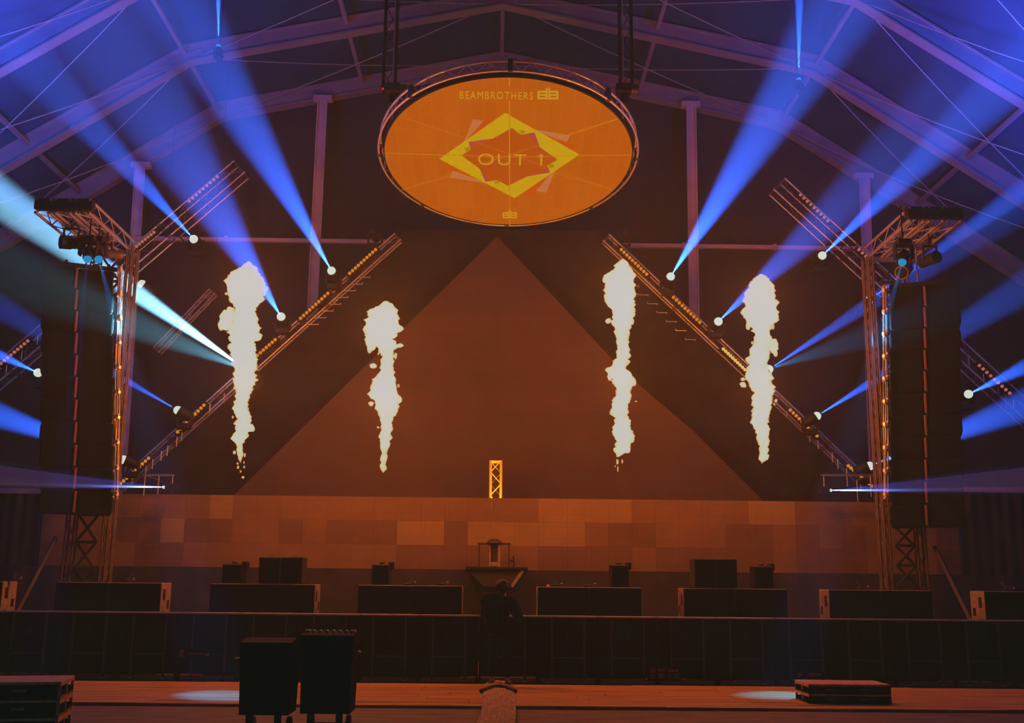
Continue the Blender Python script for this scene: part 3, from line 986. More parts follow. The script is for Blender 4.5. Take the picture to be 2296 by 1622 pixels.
# lasers
for src, tgt, fan, lab in (((367, 1093), (-300, 1083), -1, 'left'), ((1863, 1100), (2600, 1099), 1, 'right')):
    s = P(*src, 24.0); e = P(*tgt, 9.0)
    d = (e - s).normalized()
    t = thing('laser_projector', 'small laser projector firing a thin blue line outward at the %s' % lab, 'laser', s)
    MB().box((-fan * .14, .12, 0), (.22, .3, .16), None, .01).build('body', M['black'], t)
    MB().ball((0, 0, 0), .035, 10, 8).build('aperture', M['disc_lens'], t)
    Lz = (e - s).length
    MB().lathe([(.012, .04), (.012 + Lz * .0022, Lz)], 12, (0, 0, 0), d.to_track_quat('Z', 'Y').to_matrix()).build('laser_beam', M['laserhaze'])
    bb_ = [q_ for q_ in bpy.data.objects if q_.name.startswith('laser_beam')][-1]
    bb_.location = s
    tag(bb_, 'thin bright blue laser line running to the %s picture edge' % lab, 'laser beam', 'laser beams', 'stuff')
    e2 = P(tgt[0], src[1] - 88, 9.0); d3 = (e2 - s)
    nrm = (e - s).cross(d3).normalized()
    MB().prism([(e - s) * .02 - nrm * .006, (e - s) - nrm * .006, d3 - nrm * .006], nrm * .012).build('laser_fan', M['fanhaze'])
    bb_ = [q_ for q_ in bpy.data.objects if q_.name.startswith('laser_fan')][-1]
    bb_.location = s
    tag(bb_, 'faint blue laser fan spreading just above the %s laser line' % lab, 'laser fan', 'laser fans', 'stuff')
    l = light('laser_line', 'SPOT', (0, 0, 0), 200000, (0.12, 0.25, 1), spot_size=math.radians(0.25), spot_blend=.5, shadow_soft_size=.004)
    l.parent = t; l.location = d * .06
    l.rotation_mode = 'QUATERNION'; l.rotation_quaternion = (-d).to_track_quat('Z', 'Y')
    l = light('fan_lamp', 'SPOT', (0, 0, 0), 55000, (0.02, 0.13, 1), spot_size=d.angle(d3) * 1.5, spot_blend=.1, shadow_soft_size=.004)
    l.parent = t; l.location = d * .06
    dm = ((e - s).normalized() + d3.normalized()).normalized()
    zc_ = -dm; xc_ = nrm; yc_ = zc_.cross(xc_)
    l.rotation_mode = 'QUATERNION'; l.rotation_quaternion = Matrix((xc_, yc_, zc_)).transposed().to_quaternion()
    # support bracket
    x0, x1 = (322, 391) if fan < 0 else (1957, 1841)
    br_ = thing('laser_bracket', 'thin metal bracket with hanging rods around the %s laser projector' % lab, 'bracket', P(x0, 1066, 24.2))
    a, b = P(x0, 1066, 24.2) - br_.location, P(x1, 1066, 24.2) - br_.location
    MB().bar(a, b, .03, .045).tube((a.x, 1.1, a.z), (a.x, 1.1, 1.0 - br_.location.z), .015, 8).tube((a.x, 1.1, a.z), a, .015, 8).build('top_rail', M['alu'], br_)
    for f_, yb in ((.95, 1104), (.5, 1090), (.05, 1112)):
        q = a.lerp(b, f_); zz = P(x1, yb, 24.2).z - br_.location.z
        MB().tube(q, (q.x, q.y, zz), .014, 8).ball((q.x, q.y, zz), .03 if f_ > .9 else .018, 8, 6).build('hanging_rod', M['alu'], br_)

# ------------------------------------------------------------------ flames
def flame_material():
    m = bpy.data.materials.new('burning_gas')
    m.use_nodes = True
    n, l = m.node_tree.nodes, m.node_tree.links
    n.remove(n['Principled BSDF'])
    va = n.new('ShaderNodeVolumeAbsorption')
    em = n.new('ShaderNodeEmission')
    ad = n.new('ShaderNodeAddShader')
    sig = (150.0, 28.0, 10.0)
    src = (0.59, 0.585, 0.56)
    D = 150.0
    va.inputs['Color'].default_value = tuple(1 - s / D for s in sig) + (1,)
    va.inputs['Density'].default_value = D
    mx = max(a * b for a, b in zip(sig, src))
    em.inputs['Color'].default_value = tuple(a * b / mx for a, b in zip(sig, src)) + (1,)
    em.inputs['Strength'].default_value = mx
    l.new(va.outputs[0], ad.inputs[0]); l.new(em.outputs[0], ad.inputs[1])
    l.new(ad.outputs[0], n['Material Output'].inputs['Volume'])
    m.cycles.emission_sampling = 'NONE'
    return m
M['flame'] = flame_material()
YF = 21.0
FL = [
 ((0, 540), [(128, 1502, 1516), (145, 1482, 1532), (170, 1455, 1550), (200, 1398, 1570), (240, 1378, 1600), (300, 1382, 1608), (350, 1400, 1590), (400, 1415, 1560), (440, 1425, 1555), (500, 1408, 1570), (560, 1385, 1562), (600, 1400, 1545), (680, 1393, 1550), (740, 1405, 1560), (790, 1425, 1540), (850, 1408, 1545), (900, 1430, 1530), (960, 1425, 1505), (1020, 1405, 1500), (1080, 1440, 1510), (1130, 1425, 1530), (1160, 1425, 1505), (1200, 1405, 1500), (1232, 1430, 1470), (1260, 1433, 1477), (1300, 1435, 1475), (1330, 1448, 1466), (1348, 1455, 1460)],
  [(1372, 478, 45, 66, 1), (1350, 505, 32, 40, 1), (1395, 430, 28, 36, 1), (1560, 585, 30, 28, 1), (1515, 1135, 26, 28, 1)],
  [(1442, 1375, 8, 12), (1480, 1372, 5, 8), (1457, 1400, 5, 8), (1472, 1435, 8, 8), (1418, 1285, 7, 10), (1484, 1300, 6, 14), (1410, 1070, 5, 8), (1372, 322, 9, 9), (1440, 1352, 7, 7), (1478, 1345, 5, 9)],
  'leftmost tall flame column beside the white-cyan beam'),
 ((760, 540), [(368, 280, 292), (390, 250, 318), (430, 200, 350), (480, 165, 362), (520, 160, 372), (570, 162, 358), (595, 165, 320), (620, 200, 332), (650, 250, 337), (700, 262, 335), (740, 250, 325), (790, 258, 330), (820, 235, 340), (860, 205, 345), (900, 190, 355), (940, 178, 360), (975, 215, 345), (1020, 230, 345), (1060, 238, 335), (1100, 245, 325), (1150, 250, 320), (1200, 250, 315), (1250, 250, 310), (1290, 258, 290), (1340, 252, 286), (1385, 250, 286), (1408, 264, 270)],
  [(200, 615, 38, 60, 1), (185, 650, 18, 38, 1), (360, 960, 24, 24, 1)],
  [(370, 637, 20, 12), (208, 760, 20, 18), (193, 990, 14, 11), (343, 700, 10, 20), (240, 685, 7, 9), (238, 1133, 5, 5), (360, 880, 6, 10)],
  'second flame from the left, shortest of the four, with a mushroom head'),
 ((760, 540), [(110, 1714, 1726), (128, 1692, 1748), (180, 1652, 1775), (230, 1626, 1790), (300, 1608, 1797), (350, 1615, 1792), (400, 1640, 1782), (430, 1662, 1782), (500, 1655, 1780), (550, 1675, 1762), (600, 1680, 1750), (640, 1688, 1760), (690, 1688, 1765), (720, 1670, 1760), (770, 1635, 1732), (810, 1635, 1765), (850, 1662, 1785), (900, 1680, 1762), (950, 1670, 1775), (1010, 1650, 1752), (1050, 1660, 1742), (1100, 1675, 1755), (1130, 1660, 1765), (1180, 1662, 1775), (1220, 1680, 1775), (1260, 1665, 1762), (1290, 1678, 1730), (1310, 1680, 1700)],
  [(1785, 855, 18, 26, 1), (1750, 1265, 18, 26, 1), (1640, 820, 16, 22, 1)],
  [(1632, 488, 15, 14), (1687, 1340, 7, 16), (1717, 1338, 5, 12), (1675, 1368, 4, 7), (1690, 1385, 5, 18), (1800, 975, 6, 5), (1790, 445, 7, 11), (1665, 430, 10, 12), (1640, 838, 9, 12)],
  'third flame from the left, tall and slim, just right of the pyramid'),
 ((1496, 540), [(203, 562, 580), (225, 535, 606), (270, 495, 635), (330, 475, 650), (380, 470, 665), (430, 472, 670), (480, 482, 665), (510, 500, 630), (560, 530, 618), (600, 530, 622), (650, 515, 618), (690, 505, 618), (720, 495, 610), (760, 490, 600), (800, 475, 600), (840, 480, 620), (880, 505, 635), (930, 530, 645), (980, 515, 635), (1020, 520, 625), (1060, 515, 620), (1100, 502, 610), (1140, 525, 605), (1180, 545, 610), (1220, 545, 612), (1260, 562, 615), (1300, 555, 612), (1330, 565, 598), (1350, 572, 578)],
  [(645, 640, 30, 52, 1), (655, 680, 16, 28, 1)],
  [(458, 842, 14, 9), (462, 872, 14, 16), (660, 970, 10, 12), (650, 992, 6, 8), (487, 520, 12, 22), (640, 520, 8, 20), (515, 620, 6, 10), (558, 1325, 5, 6)],
  'rightmost flame column in front of the right diagonal truss'),
]
FLAME_COL = (1.0, 0.215, 0.008)
FPOW = 285
def rough_n(p, s):
    v = 0; a_ = 1.0; f_ = 1.0
    for k in range(4):
        v += a_ * (abs(noise.noise(p * f_ * s)) * 2 - .45)
        a_ *= .55; f_ *= 2.1
    return v
for fi, ((ox, oy), rowsd, lobes, drops, lab) in enumerate(FL):
    c0 = P(ox + rowsd[-1][1] / 2.703, oy + rowsd[-1][0] / 2.703, YF)
    t = thing('flame', lab, 'flame', c0, 0, 'flame jets above the speakers')
    mb = MB()
    def tw_(zx, zy): return P(ox + zx / 2.703, oy + zy / 2.703, YF) - c0
    N = 64
    vs = []; fs = []
    zs = rowsd[0][0]; ze = rowsd[-1][0]
    nr = int((ze - zs) / 4)
    k = 0
    for j in range(nr + 1):
        zy = zs + (ze - zs) * j / nr
        while k < len(rowsd) - 2 and rowsd[k + 1][0] < zy: k += 1
        a, b = rowsd[k], rowsd[k + 1]
        f_ = (zy - a[0]) / (b[0] - a[0]); f_ = max(0, min(1, f_))
        L_, R__ = a[1] + (b[1] - a[1]) * f_, a[2] + (b[2] - a[2]) * f_
        pl, pr = tw_(L_, zy), tw_(R__, zy)
        c = (pl + pr) / 2; hw = (pr.x - pl.x) / 2
        c.y += .12 * noise.noise(Vector((fi * 7.3, 0, c.z * 1.3)))
        for i in range(N):
            th = 2 * PI * i / N
            base = Vector((hw * math.cos(th), hw * .9 * math.sin(th), 0))
            q = c + base
            amp = min(.075, hw * .42)
            dn = rough_n(q + Vector((fi * 11, 3, 0)), 5.0) * amp
            r_ = base.length
            q2 = c + base * ((r_ + dn) / max(r_, 1e-4))
            q2.z += .3 * amp * noise.noise(q * 9)
            vs.append(q2)
    for j in range(nr):
        for i in range(N):
            fs.append((j * N + i, (j + 1) * N + i, (j + 1) * N + (i + 1) % N, j * N + (i + 1) % N))
    fs.append(tuple(range(N))); fs.append(tuple(range((nr + 1) * N - 1, nr * N - 1, -1)))
    mb.add(vs, fs, True)
    core = mb.build('flame_core', M['flame'], t)
    core.visible_shadow = False
    def blob(zx, zy, rx_, rz_, name, yo=0.0, amp=.35):
        c = tw_(zx, zy); c.y += yo
        rx, rz = rx_ / 2.703 / 117, rz_ / 2.703 / 117
        b_ = MB().ball((0, 0, 0), 1, 24, 18)
        for q in range(len(b_.v)):
            v = b_.v[q]
            w_ = Vector((v.x * rx, v.y * rx, v.z * rz))
            dn = rough_n(w_ + c + Vector((0, 5, 2)), 6) * amp * min(rx, rz)
            b_.v[q] = c + w_ * (1 + dn / max(w_.length, 1e-4))
        o_ = b_.build(name, M['flame'], t)
        o_.visible_shadow = False
    for zx, zy, rx_, rz_, _ in lobes: blob(zx, zy, rx_, rz_, 'flame_lobe')
    for zx, zy, rx_, rz_ in drops: blob(zx, zy, rx_ * 1.1, rz_ * 1.1, 'burning_droplet', 0, .5)
    for f_, pw in ((.12, 1.0), (.6, 0.7)):
        zy = zs + (ze - zs) * f_
        kk = max(i for i in range(len(rowsd)) if rowsd[i][0] <= zy)
        c = tw_((rowsd[kk][1] + rowsd[kk][2]) / 2, zy)
        l = light('flame_light', 'POINT', c, FPOW * pw, FLAME_COL, shadow_soft_size=.05)
        l.parent = t

# ------------------------------------------------------------------ speaker towers and line arrays
def line_array(side, pxl, pxr, ptop, pbot, ribx, lean):
    Ya = 22.0
    xa, xb = P(pxl, 850, Ya).x, P(pxr, 850, Ya).x
    z1, z0 = P((pxl + pxr) / 2, ptop, Ya).z, P((pxl + pxr) / 2, pbot, Ya).z
    n = 11
    h = (z1 - z0) / n
    W = (xb - xa) * .97
    yaw_ = math.radians(21 if side == 'left' else -21)
    rx_ = P(ribx, 850, Ya).x - (xa + xb) / 2
    proto = None
    for k in range(n):
        lab = '%s cabinet from the top of the %s line array' % (ORD[k], side)
        z = z1 - (k + 1) * h
        off = 0.0
        py_ = ptop + (pbot - ptop) * (k + .5) / n
        fr_ = (k + .5) / n
        loc = (P((pxl + pxr) / 2 + lean * (fr_ - .5), py_, Ya).x, Ya, z)
        if proto is None:
            t = thing('line_array_cabinet', lab, 'speaker', loc, yaw_, side + ' hanging line array')
            MB().box((0, .36, h / 2), (W - .05, .62, h - .010), None, .015).build('body', M['cab'], t)
            for s_ in (-1, 1):
                x0, x1 = (-W / 2 + .02, rx_ - .06) if s_ < 0 else (rx_ + .06, W / 2 - .02)
                MB().box(((x0 + x1) / 2, .035, h / 2), (x1 - x0, .03, h - .014), Matrix.Rotation(s_ * .0, 3, 'Z'), .008).build('grille', M['grille'], t)
                MB().box((s_ * (W / 2 - .008), .25, h / 2), (.02, .35, h * .6), None, .005).build('rigging_plate', M['dark'], t)
            MB().box((rx_, .008, h / 2), (.055, .05, h - .035), None, .012).build('centre_bar', M['lit_bar'], t)
            proto = t
        else:
            t = dup(proto); t.location = loc
        t['label'] = lab
    fr = thing('array_flying_frame', 'steel flying frame on top of the %s line array' % side, 'rigging', ((xa + xb) / 2 - (.12 if side == 'left' else -.1), Ya + .3, z1), yaw_)
    MB().bar((-W * .42, -.25, .04), (W * .42, -.25, .04), .08, .08).bar((-W * .42, .25, .04), (W * .42, .25, .04), .08, .08).bar((-W * .3, -.3, .10), (-W * .3, .3, .10), .06, .06).bar((W * .3, -.3, .10), (W * .3, .3, .10), .06, .06).build('grid', M['black'], fr)
    MB().tube((rx_, 0, .08), (rx_, 0, 1.2), .018, 6).build('lifting_chain', M['cable'], fr)
line_array('left', 94, 252, 600, 1152, 169, -4)
line_array('right', 1998, 2153, 640, 1182, 2076, 4)

def tower(side, pxs, inner, topy, boom_px, zcross):
    Yt = 23.0
    s_ = -1 if side == 'left' else 1
    xs = [P(p, 1200, Yt).x for p in pxs]
    ztop = P(pxs[0], topy, Yt).z
    lab = {'left': 'left', 'right': 'right'}[side]
    t = thing('speaker_tower', 'tall lattice steel tower carrying the %s line array' % lab, 'tower', ((xs[0] + xs[1]) / 2, Yt, 0))
    def legm(x0, h):
        mb = MB(); lt = MB()
        cs = [(-h, -h), (h, -h), (h, h), (-h, h)]
        for a_, b_ in cs:
            mb.tube((x0 + a_, b_, 0), (x0 + a_, b_, ztop), .022, 8)
        n_ = int(ztop / .42)
        for f in range(4):
            for k in range(n_):
                p, q = (cs[f], cs[(f + 1) % 4]) if (k + f) % 2 else (cs[(f + 1) % 4], cs[f])
                lt.tube((x0 + p[0], p[1], ztop * k / n_), (x0 + q[0], q[1], ztop * (k + 1) / n_), .010, 5, cap=False)
                if k % 4 == 0:
                    a_, b_ = cs[f], cs[(f + 1) % 4]
                    lt.tube((x0 + a_[0], a_[1], ztop * k / n_), (x0 + b_[0], b_[1], ztop * k / n_), .018, 5, cap=False)
        return mb, lt
    mx = (xs[0] + xs[1]) / 2
    for x0 in xs:
        is_in = x0 == (xs[1] if side == 'left' else xs[0])
        for yy in (0, .34):
            if yy and not is_in: continue
            mb, lt = legm(x0 - mx, .05 if is_in else .085)
            for m_ in (mb, lt):
                m_.v = [v + Vector((0, yy, 0)) for v in m_.v]
            lg = mb.build('mast', M['tower_steel'], t)
            lt.build('lattice', M['tower_steel'], lg)
    # cross braces between masts
    zc = [P(pxs[0], q, Yt).z for q in zcross]
    n_ = int(ztop / (zc[0] - zc[1]))
    st = zc[0] - zc[1]
    z_ = zc[0] % st
    x0, x1 = min(xs) - mx + .15, max(xs) - mx - .15
    while z_ < ztop - .3:
        MB().bar((x0, -.1, z_), (x1, -.1, z_), .05, .06).build('rung', M['dark'], t)
        if z_ + st < ztop:
            MB().bar((x0, -.1, z_), (x1, -.1, z_ + st), .045, .045).bar((x1, -.06, z_), (x0, -.06, z_ + st), .045, .045).build('cross_brace', M['dark'], t)
        z_ += st
    xi = (xs[1] if side == 'left' else xs[0]) - mx
    z_ = .3; k = 0
    while z_ < ztop - .6:
        p_, q_ = ((xi, .05, z_), (xi, .29, z_ + .4)) if k % 2 else ((xi, .29, z_), (xi, .05, z_ + .4))
        MB().tube(p_, q_, .022, 8).build('side_brace', M['tower_steel'], t)
        z_ += .4; k += 1
    # outriggers and foot
    for x0_ in xs:
        MB().box((x0_ - mx, 0.1, .06), (.6, .9, .12), None, .02).build('foot', M['dark'], t)
    MB().bar((s_ * .3 + (xs[0] - mx if side == 'left' else xs[1] - mx), 0, 2.6), (s_ * 1.0 + (xs[0] - mx if side == 'left' else xs[1] - mx), -.9, .1), .07, .07).build('outrigger', M['tower_steel'], t)
    return t, xs, ztop
tL, xsL, zL = tower('left', (159, 237), 262, 548, None, (1155, 1216))
tR, xsR, zR = tower('right', (1988, 2062), 1985, 575, None, (1180, 1224))
# cable loom with clamps on the inner corner of each tower, where the beams strike
for side, px_, px2_, y0, y1 in (('left', 269, 259, 596, 1120), ('right', 1984, 1987, 640, 1120)):
    a = P(px_, y0, 22.15); b = P(px2_, y1, 22.15)
    slx = (b.x - a.x) / (a.z - b.z)
    t = thing('cable_loom', 'bright-lit bundle of cables strapped to the inner edge of the %s tower' % side, 'cables', a)
    mb = MB()
    for k in range(7):
        ox = (k - 3) * .015
        pts = [Vector((ox + slx * z_ + .006 * math.sin(z_ * 2.1 + k), .01 * math.cos(z_ * 1.3 + k * 2), -z_)) for z_ in [i * (a.z - b.z) / 24 for i in range(25)]]
        mb.path(pts, .009, 5)
    mb.build('cables', M['ringalu'], t)
    for k in range(10):
        z_ = -(.1 + k * (a.z - b.z - .2) / 9)
        MB().box((-slx * z_, 0, z_), (.13, .09, .12), None, .03).ball((.03 - slx * z_, -.05, z_ + .05), .03, 8, 6).ball((-.03 - slx * z_, -.05, z_ - .06), .025, 8, 6).build('clamp', M['ringalu'], t)

def tower_head(side, p_in, p_mid, p_out, fwd, topbar):
    """booms cantilevered toward the audience"""
    t = thing('tower_header', 'cantilevered truss header on top of the %s speaker tower' % side, 'truss', P(*p_in, 23.0))
    L = 3.0
    for p in (p_in, p_mid, p_out):
        q = P(*p, 23.0) - t.location
        h = .14
        mb = MB(); lt = MB()
        for a_, b_ in ((-h, -h), (h, -h), (h, h), (-h, h)):
            mb.tube((q.x + a_, .3, q.z + b_), (q.x + a_, -L + .6, q.z + b_), .03, 8)
        for k in range(7):
            y0, y1 = .3 - k * .38, .3 - (k + 1) * .38
            sg = 1 if k % 2 else -1
            lt.tube((q.x - h, y0, q.z - h * sg), (q.x - h, y1, q.z + h * sg), .012, 5).tube((q.x + h, y0, q.z - h * sg), (q.x + h, y1, q.z + h * sg), .012, 5)
            lt.tube((q.x - h * sg, y0, q.z - h), (q.x + h * sg, y1, q.z - h), .012, 5)
        bo = mb.build('boom', M['alu_dull'], t)
        lt.build('lattice', M['alu_dull'], bo)
    q0, q1 = P(*p_in, 23.0) - t.location, P(*p_out, 23.0) - t.location
    s_ = -1 if side == 'left' else 1
    MB().bar((q0.x - s_ * .2, -L + .7, q0.z + .05), (q1.x + s_ * .2, -L + .7, q0.z + .05), .16, .24, Vector((0, 0, 1)), .02).build('end_beam', M['black'], t)
    for yy in (.1, -.9):
        MB().bar((q0.x - s_ * .15, yy, q0.z - .2), (q1.x + s_ * .15, yy, q0.z - .2), .1, .1, Vector((0, 0, 1)), .01).build('cross_beam', M['alu_dull'], t)
tower_head('left', (275, 545), (235, 545), (196, 545), 0, 0)
tower_head('right', (1965, 560), (2004, 560), (2040, 560), 0, 0)

# profile spots hanging from the headers
def profile_spot(label, px, py, Y, d, r, L, glassr=None):
    p = P(px, py, Y)
    d = Vector(d).normalized()
    R = orient(d)
    R = Matrix((R.col[0], R.col[2], R.col[1])).transposed()
    t = thing('profile_spotlight', label, 'stage light', p, 0, 'unlit spotlights hanging from the tower headers')
    Rz_ = d.to_track_quat('Z', 'Y').to_matrix()
    MB().lathe([(r * .5, -L * .6), (r * .8, -L * .55), (r * .85, -L * .1), (r, 0), (r, L * .38), (r * 1.05, L * .4)], 20, (0, 0, 0), Rz_).build('barrel', M['black'] if 'dark' in label else M['tower_steel'], t)
    MB().lathe([(.001, L * .41), (r * .7, L * .41), (r * .9, L * .405)], 20, (0, 0, 0), Rz_, cap=False).build('lens', M['glass'], t)
    yk = MB().bar((-r * 1.1, 0, 0), (-r * 1.1, 0, r * 2.2), .03, .05, Vector((0, 1, 0))).bar((r * 1.1, 0, 0), (r * 1.1, 0, r * 2.2), .03, .05, Vector((0, 1, 0))).bar((-r * 1.2, 0, r * 2.2), (r * 1.2, 0, r * 2.2), .04, .04)
    yk.build('yoke', M['dark'], t)
    MB().tube((0, 0, r * 2.2), (0, 0, r * 2.2 + .35), .02, 8).box((0, 0, r * 2.2 + .12), (.1, .08, .1), None, .01).build('clamp', M['dark'], t)
profile_spot('dark spotlight facing left above the left line array', 158, 545, 21.4, (-.75, -.6, -.1), .14, .5)
profile_spot('silvery spotlight pointing level from the left tower top', 238, 570, 22.0, (-1, -.2, 0), .10, .6)
profile_spot('mauve-lit spotlight pointing down toward the stage on the right tower top', 2028, 607, 22.0, (-.6, -.75, -.45), .14, .6)
profile_spot('dark barrel spotlight aimed at the audience above the right line array', 2086, 582, 21.4, (.35, -1, .05), .13, .5)

def floor_spot(near, src, Y, tgt_px, power, angle, col):
    s0 = P(*src, Y); e0 = PZ(*tgt_px, .05)
    d0 = (e0 - s0).normalized()
    t = dup(FIX)
    t.name = 'moving_head_light'
    t.location = s0 - d0 * .2
    t['label'] = 'moving head on the %s tower top, aimed down at the floor' % near
    h = [c for c in t.children if c.name.startswith('head')][0]
    h.rotation_mode = 'QUATERNION'
    h.rotation_quaternion = d0.to_track_quat('Z', 'Y')
    h.children[0].data = h.children[0].data.copy()
    h.children[0].data.materials.clear(); h.children[0].data.materials.append(M['lens_blue'])
    h.scale = (.8, .8, .8)
    for c_ in t.children:
        if c_.name.startswith(('base', 'yoke')):
            c_.rotation_euler = (PI, 0, 0)
    MB().tube((0, 0, .25), (0, 0, 1.1), .018, 8).build('mounting_arm', M['black'], t)
    l = light('floor_lamp', 'SPOT', d0 * .26, power, col, spot_size=math.radians(angle), spot_blend=.9, shadow_soft_size=.02)
    l.parent = t
    l.rotation_mode = 'QUATERNION'
    l.rotation_quaternion = (-d0).to_track_quat('Z', 'Y')
floor_spot('left', (222, 585), 21.3, (500, 1559), 15000, 9, (0.02, 0.26, 1.0))
floor_spot('right', (2022, 592), 20.8, (1750, 1559), 15000, 9, (0.02, 0.30, 1.0))
floor_spot('far side of the left', (196, 585), 21.2, (90, 1540), 9000, 7, (0.05, 0.12, 1.0))

# ------------------------------------------------------------------ subwoofers
YS = 20.7
blocks = [(-118, 'far left picture edge'), (240.5, 'left tower foot'), (587, 'leftmost flame'), (919, 'second flame'), (1322, 'third flame'), (1650, 'rightmost flame'), (1976, 'right tower foot'), (2325, 'far right picture edge')]
zS = P(919, 1313, YS).z
WS = 235 * (P(1001, 1340, YS).x - P(1000, 1340, YS).x)
hS = zS / 2
sub = None
for bi, (cx_, near) in enumerate(blocks):
    X = P(cx_, 1340, YS).x
    for r_ in (0, 1):
        for c_ in (0, 1):
            lab = '%s %s cabinet of the black subwoofer block below the %s' % ('upper' if r_ else 'lower', 'right' if c_ else 'left', near)
            if 'edge' in near or 'foot' in near: lab = lab.replace('below the', 'at the')
            loc = (X + (c_ - .5) * WS / 2, YS, r_ * hS)
            if sub is None:
                sub = thing('subwoofer', lab, 'speaker', loc, 0, 'subwoofers behind the barriers')
                w2 = WS / 2 - .004
                MB().box((0, .37, hS / 2), (w2, .62, hS - .004), None, .012).build('cabinet', M['cabside'], sub)
                MB().box((0, .04, hS / 2), (w2 - .01, .05, hS - .02), None, .01).build('grille', M['grille'], sub)
                MB().box((0, .37, hS - .001), (w2 - .03, .58, .006)).build('top_panel', M['cab'], sub)
                for s_ in (-1, 1):
                    MB().box((s_ * (w2 / 2 + .001), .24, hS * .30), (.008, .14, .12), None, .003).build('side_handle', M['black'], sub)
                    MB().box((s_ * (w2 / 2 + .001), .24, hS * .74), (.008, .14, .20), None, .003).build('side_handle', M['black'], sub)
                    MB().box((s_ * (w2 / 2 + .001), .52, hS * .52), (.008, .12, .15), None, .003).build('side_recess', M['black'], sub)
                t = sub
            else:
                t = dup(sub); t.location = loc
            t['label'] = lab
# monitor speakers and flame projectors on top
def box_speaker(name, label, pxl, pxr, ptop, Y, depth, cat, grp, proj=False):
    a, b = P(pxl, 1308, Y), P(pxr, 1308, Y)
    z1 = P((pxl + pxr) / 2, ptop, Y).z
    h = z1 - zS
    t = thing(name, label, cat, ((a.x + b.x) / 2, Y, zS + .004), 0, grp)
    W = b.x - a.x
    MB().box((0, depth / 2, h / 2), (W, depth, h), None, .02).build('housing', M['black'] if proj else M['cab'], t)
    if proj:
        MB().lathe([(.05, 0), (.06, .0), (.045, .07), (.04, .07)], 14, (0, depth * .5, h - .01)).build('nozzle', M['dark'], t)
        MB().box((0, -.004, h * .5), (W * .85, .012, h * .8), None, .004).build('front_plate', M['grille'], t)
        MB().box((W * .52, depth * .6, h * .95), (.1, depth * .7, .14), None, .02).build('hose_box', M['black'], t)
    else:
        MB().box((0, -.006, h * .5), (W * .94, .016, h * .92), None, .006).build('grille', M['grille'], t)
        MB().box((0, depth * .5, h + .005), (.12, .12, .012)).build('pole_socket', M['dark'], t)
    return t
for i, (x0, x1, yt) in enumerate(((496, 541, 1265), (832, 873, 1266), (1370, 1411, 1267), (1692, 1735, 1270))):
    box_speaker('flame_projector', ['flame projector box under the leftmost flame', 'flame projector box under the second flame', 'flame projector box under the third flame', 'flame projector box under the rightmost flame'][i],
                x0, x1, yt, YS + .12, .4, 'flame projector', 'flame projectors on the subwoofers', True)
for (x0, x1, yt, lab) in ((578, 626, 1249, 'left one of the tall speaker pair on the block below the leftmost flame'), (628, 677, 1249, 'right one of the tall speaker pair on the block below the leftmost flame'),
                          (1557, 1604, 1253, 'left one of the tall speaker pair on the block below the rightmost flame'), (1606, 1654, 1253, 'right one of the tall speaker pair on the block below the rightmost flame')):
    box_speaker('fill_speaker', lab, x0, x1, yt, YS + .1, .5, 'speaker', 'tall fill speakers on the subwoofers')
# little brackets with hooks
for i, (x_, y_, tilt) in enumerate(((30, 1300, .1), (283, 1301, .5), (915, 1302, .12), (988, 1302, .08), (1244, 1302, .0), (1319, 1302, -.15), (1932, 1305, -.45), (2258, 1306, -.5))):
    p = P(x_, 1312, YS + .3); p.z = zS + .004
    t = thing('cable_clamp_stand', ['short tilted stand on the far left block', 'forked tilted stand on the block by the left tower', 'left small stand on the block below the second flame', 'right small stand on the block below the second flame',
              'left small stand on the block below the third flame', 'right small stand on the block below the third flame', 'tilted stand on the block by the right tower', 'small stand on the far right block'][i], 'stand', p, 0, 'small lit stands on the subwoofers')
    MB().box((0, 0, .02), (.16, .12, .035), None, .008).build('base', M['dark'], t)
    MB().bar((0, 0, .03), (.22 * tilt, 0, .17), .045, .02, Vector((0, 1, 0))).build('upright_plate', M['alu'], t)
    MB().bar((.08, 0, .03), (.10 + .05 * (1 if tilt > 0 else -1), 0, .09), .02, .02).ball((.13, 0, .05), .025, 8, 6).build('fitting', M['alu_dull'], t)
o = light('red_marker', 'POINT', (0, 0, 0), 0.0, (1, 0, 0))
bpy.data.objects.remove(o)
p = P(1229, 1311, YS); p.z = zS + .02
tag(MB().lathe([(.03, -.015), (.03, 0), (.02, .018), (.001, .024)], 10, p + Vector((0, .02, 0))).build('status_lamp', M['red_led']), 'tiny red status light on the subwoofer right of the person', 'lamp')

# ------------------------------------------------------------------ DJ booth
a, b = P(1045, 1271, 24.3), P(1181, 1271, 24.3)
c_, d_ = P(1085, 1316, 24.3), P(1142, 1316, 24.3)
t = thing('dj_booth', 'dark tapered DJ booth at stage centre behind the person', 'DJ booth', ((a.x + b.x) / 2, 24.3, 0))
ox = t.location.x
ofs = Vector((ox, 24.3, 0))
MB().prism([a - ofs - Vector((0, 0, .05)), c_ - ofs, d_ - ofs, b - ofs - Vector((0, 0, .05))][::-1], (0, .6, 0)).build('front_panel', M['cab'], t)
MB().box((0, .28, a.z - .03), (b.x - a.x + .04, .72, .06), None, .01).build('desk_top', M['black'], t)
MB().bar(b - ofs + Vector((-.08, -.02, -.08)), d_ - ofs + Vector((.05, -.02, 0)), .04, .07).build('trim_strip', M['cabside'], t)
MB().box((0, .4, c_.z / 2), (.5, .5, c_.z)).build('pedestal', M['black'], t)
ztop = a.z
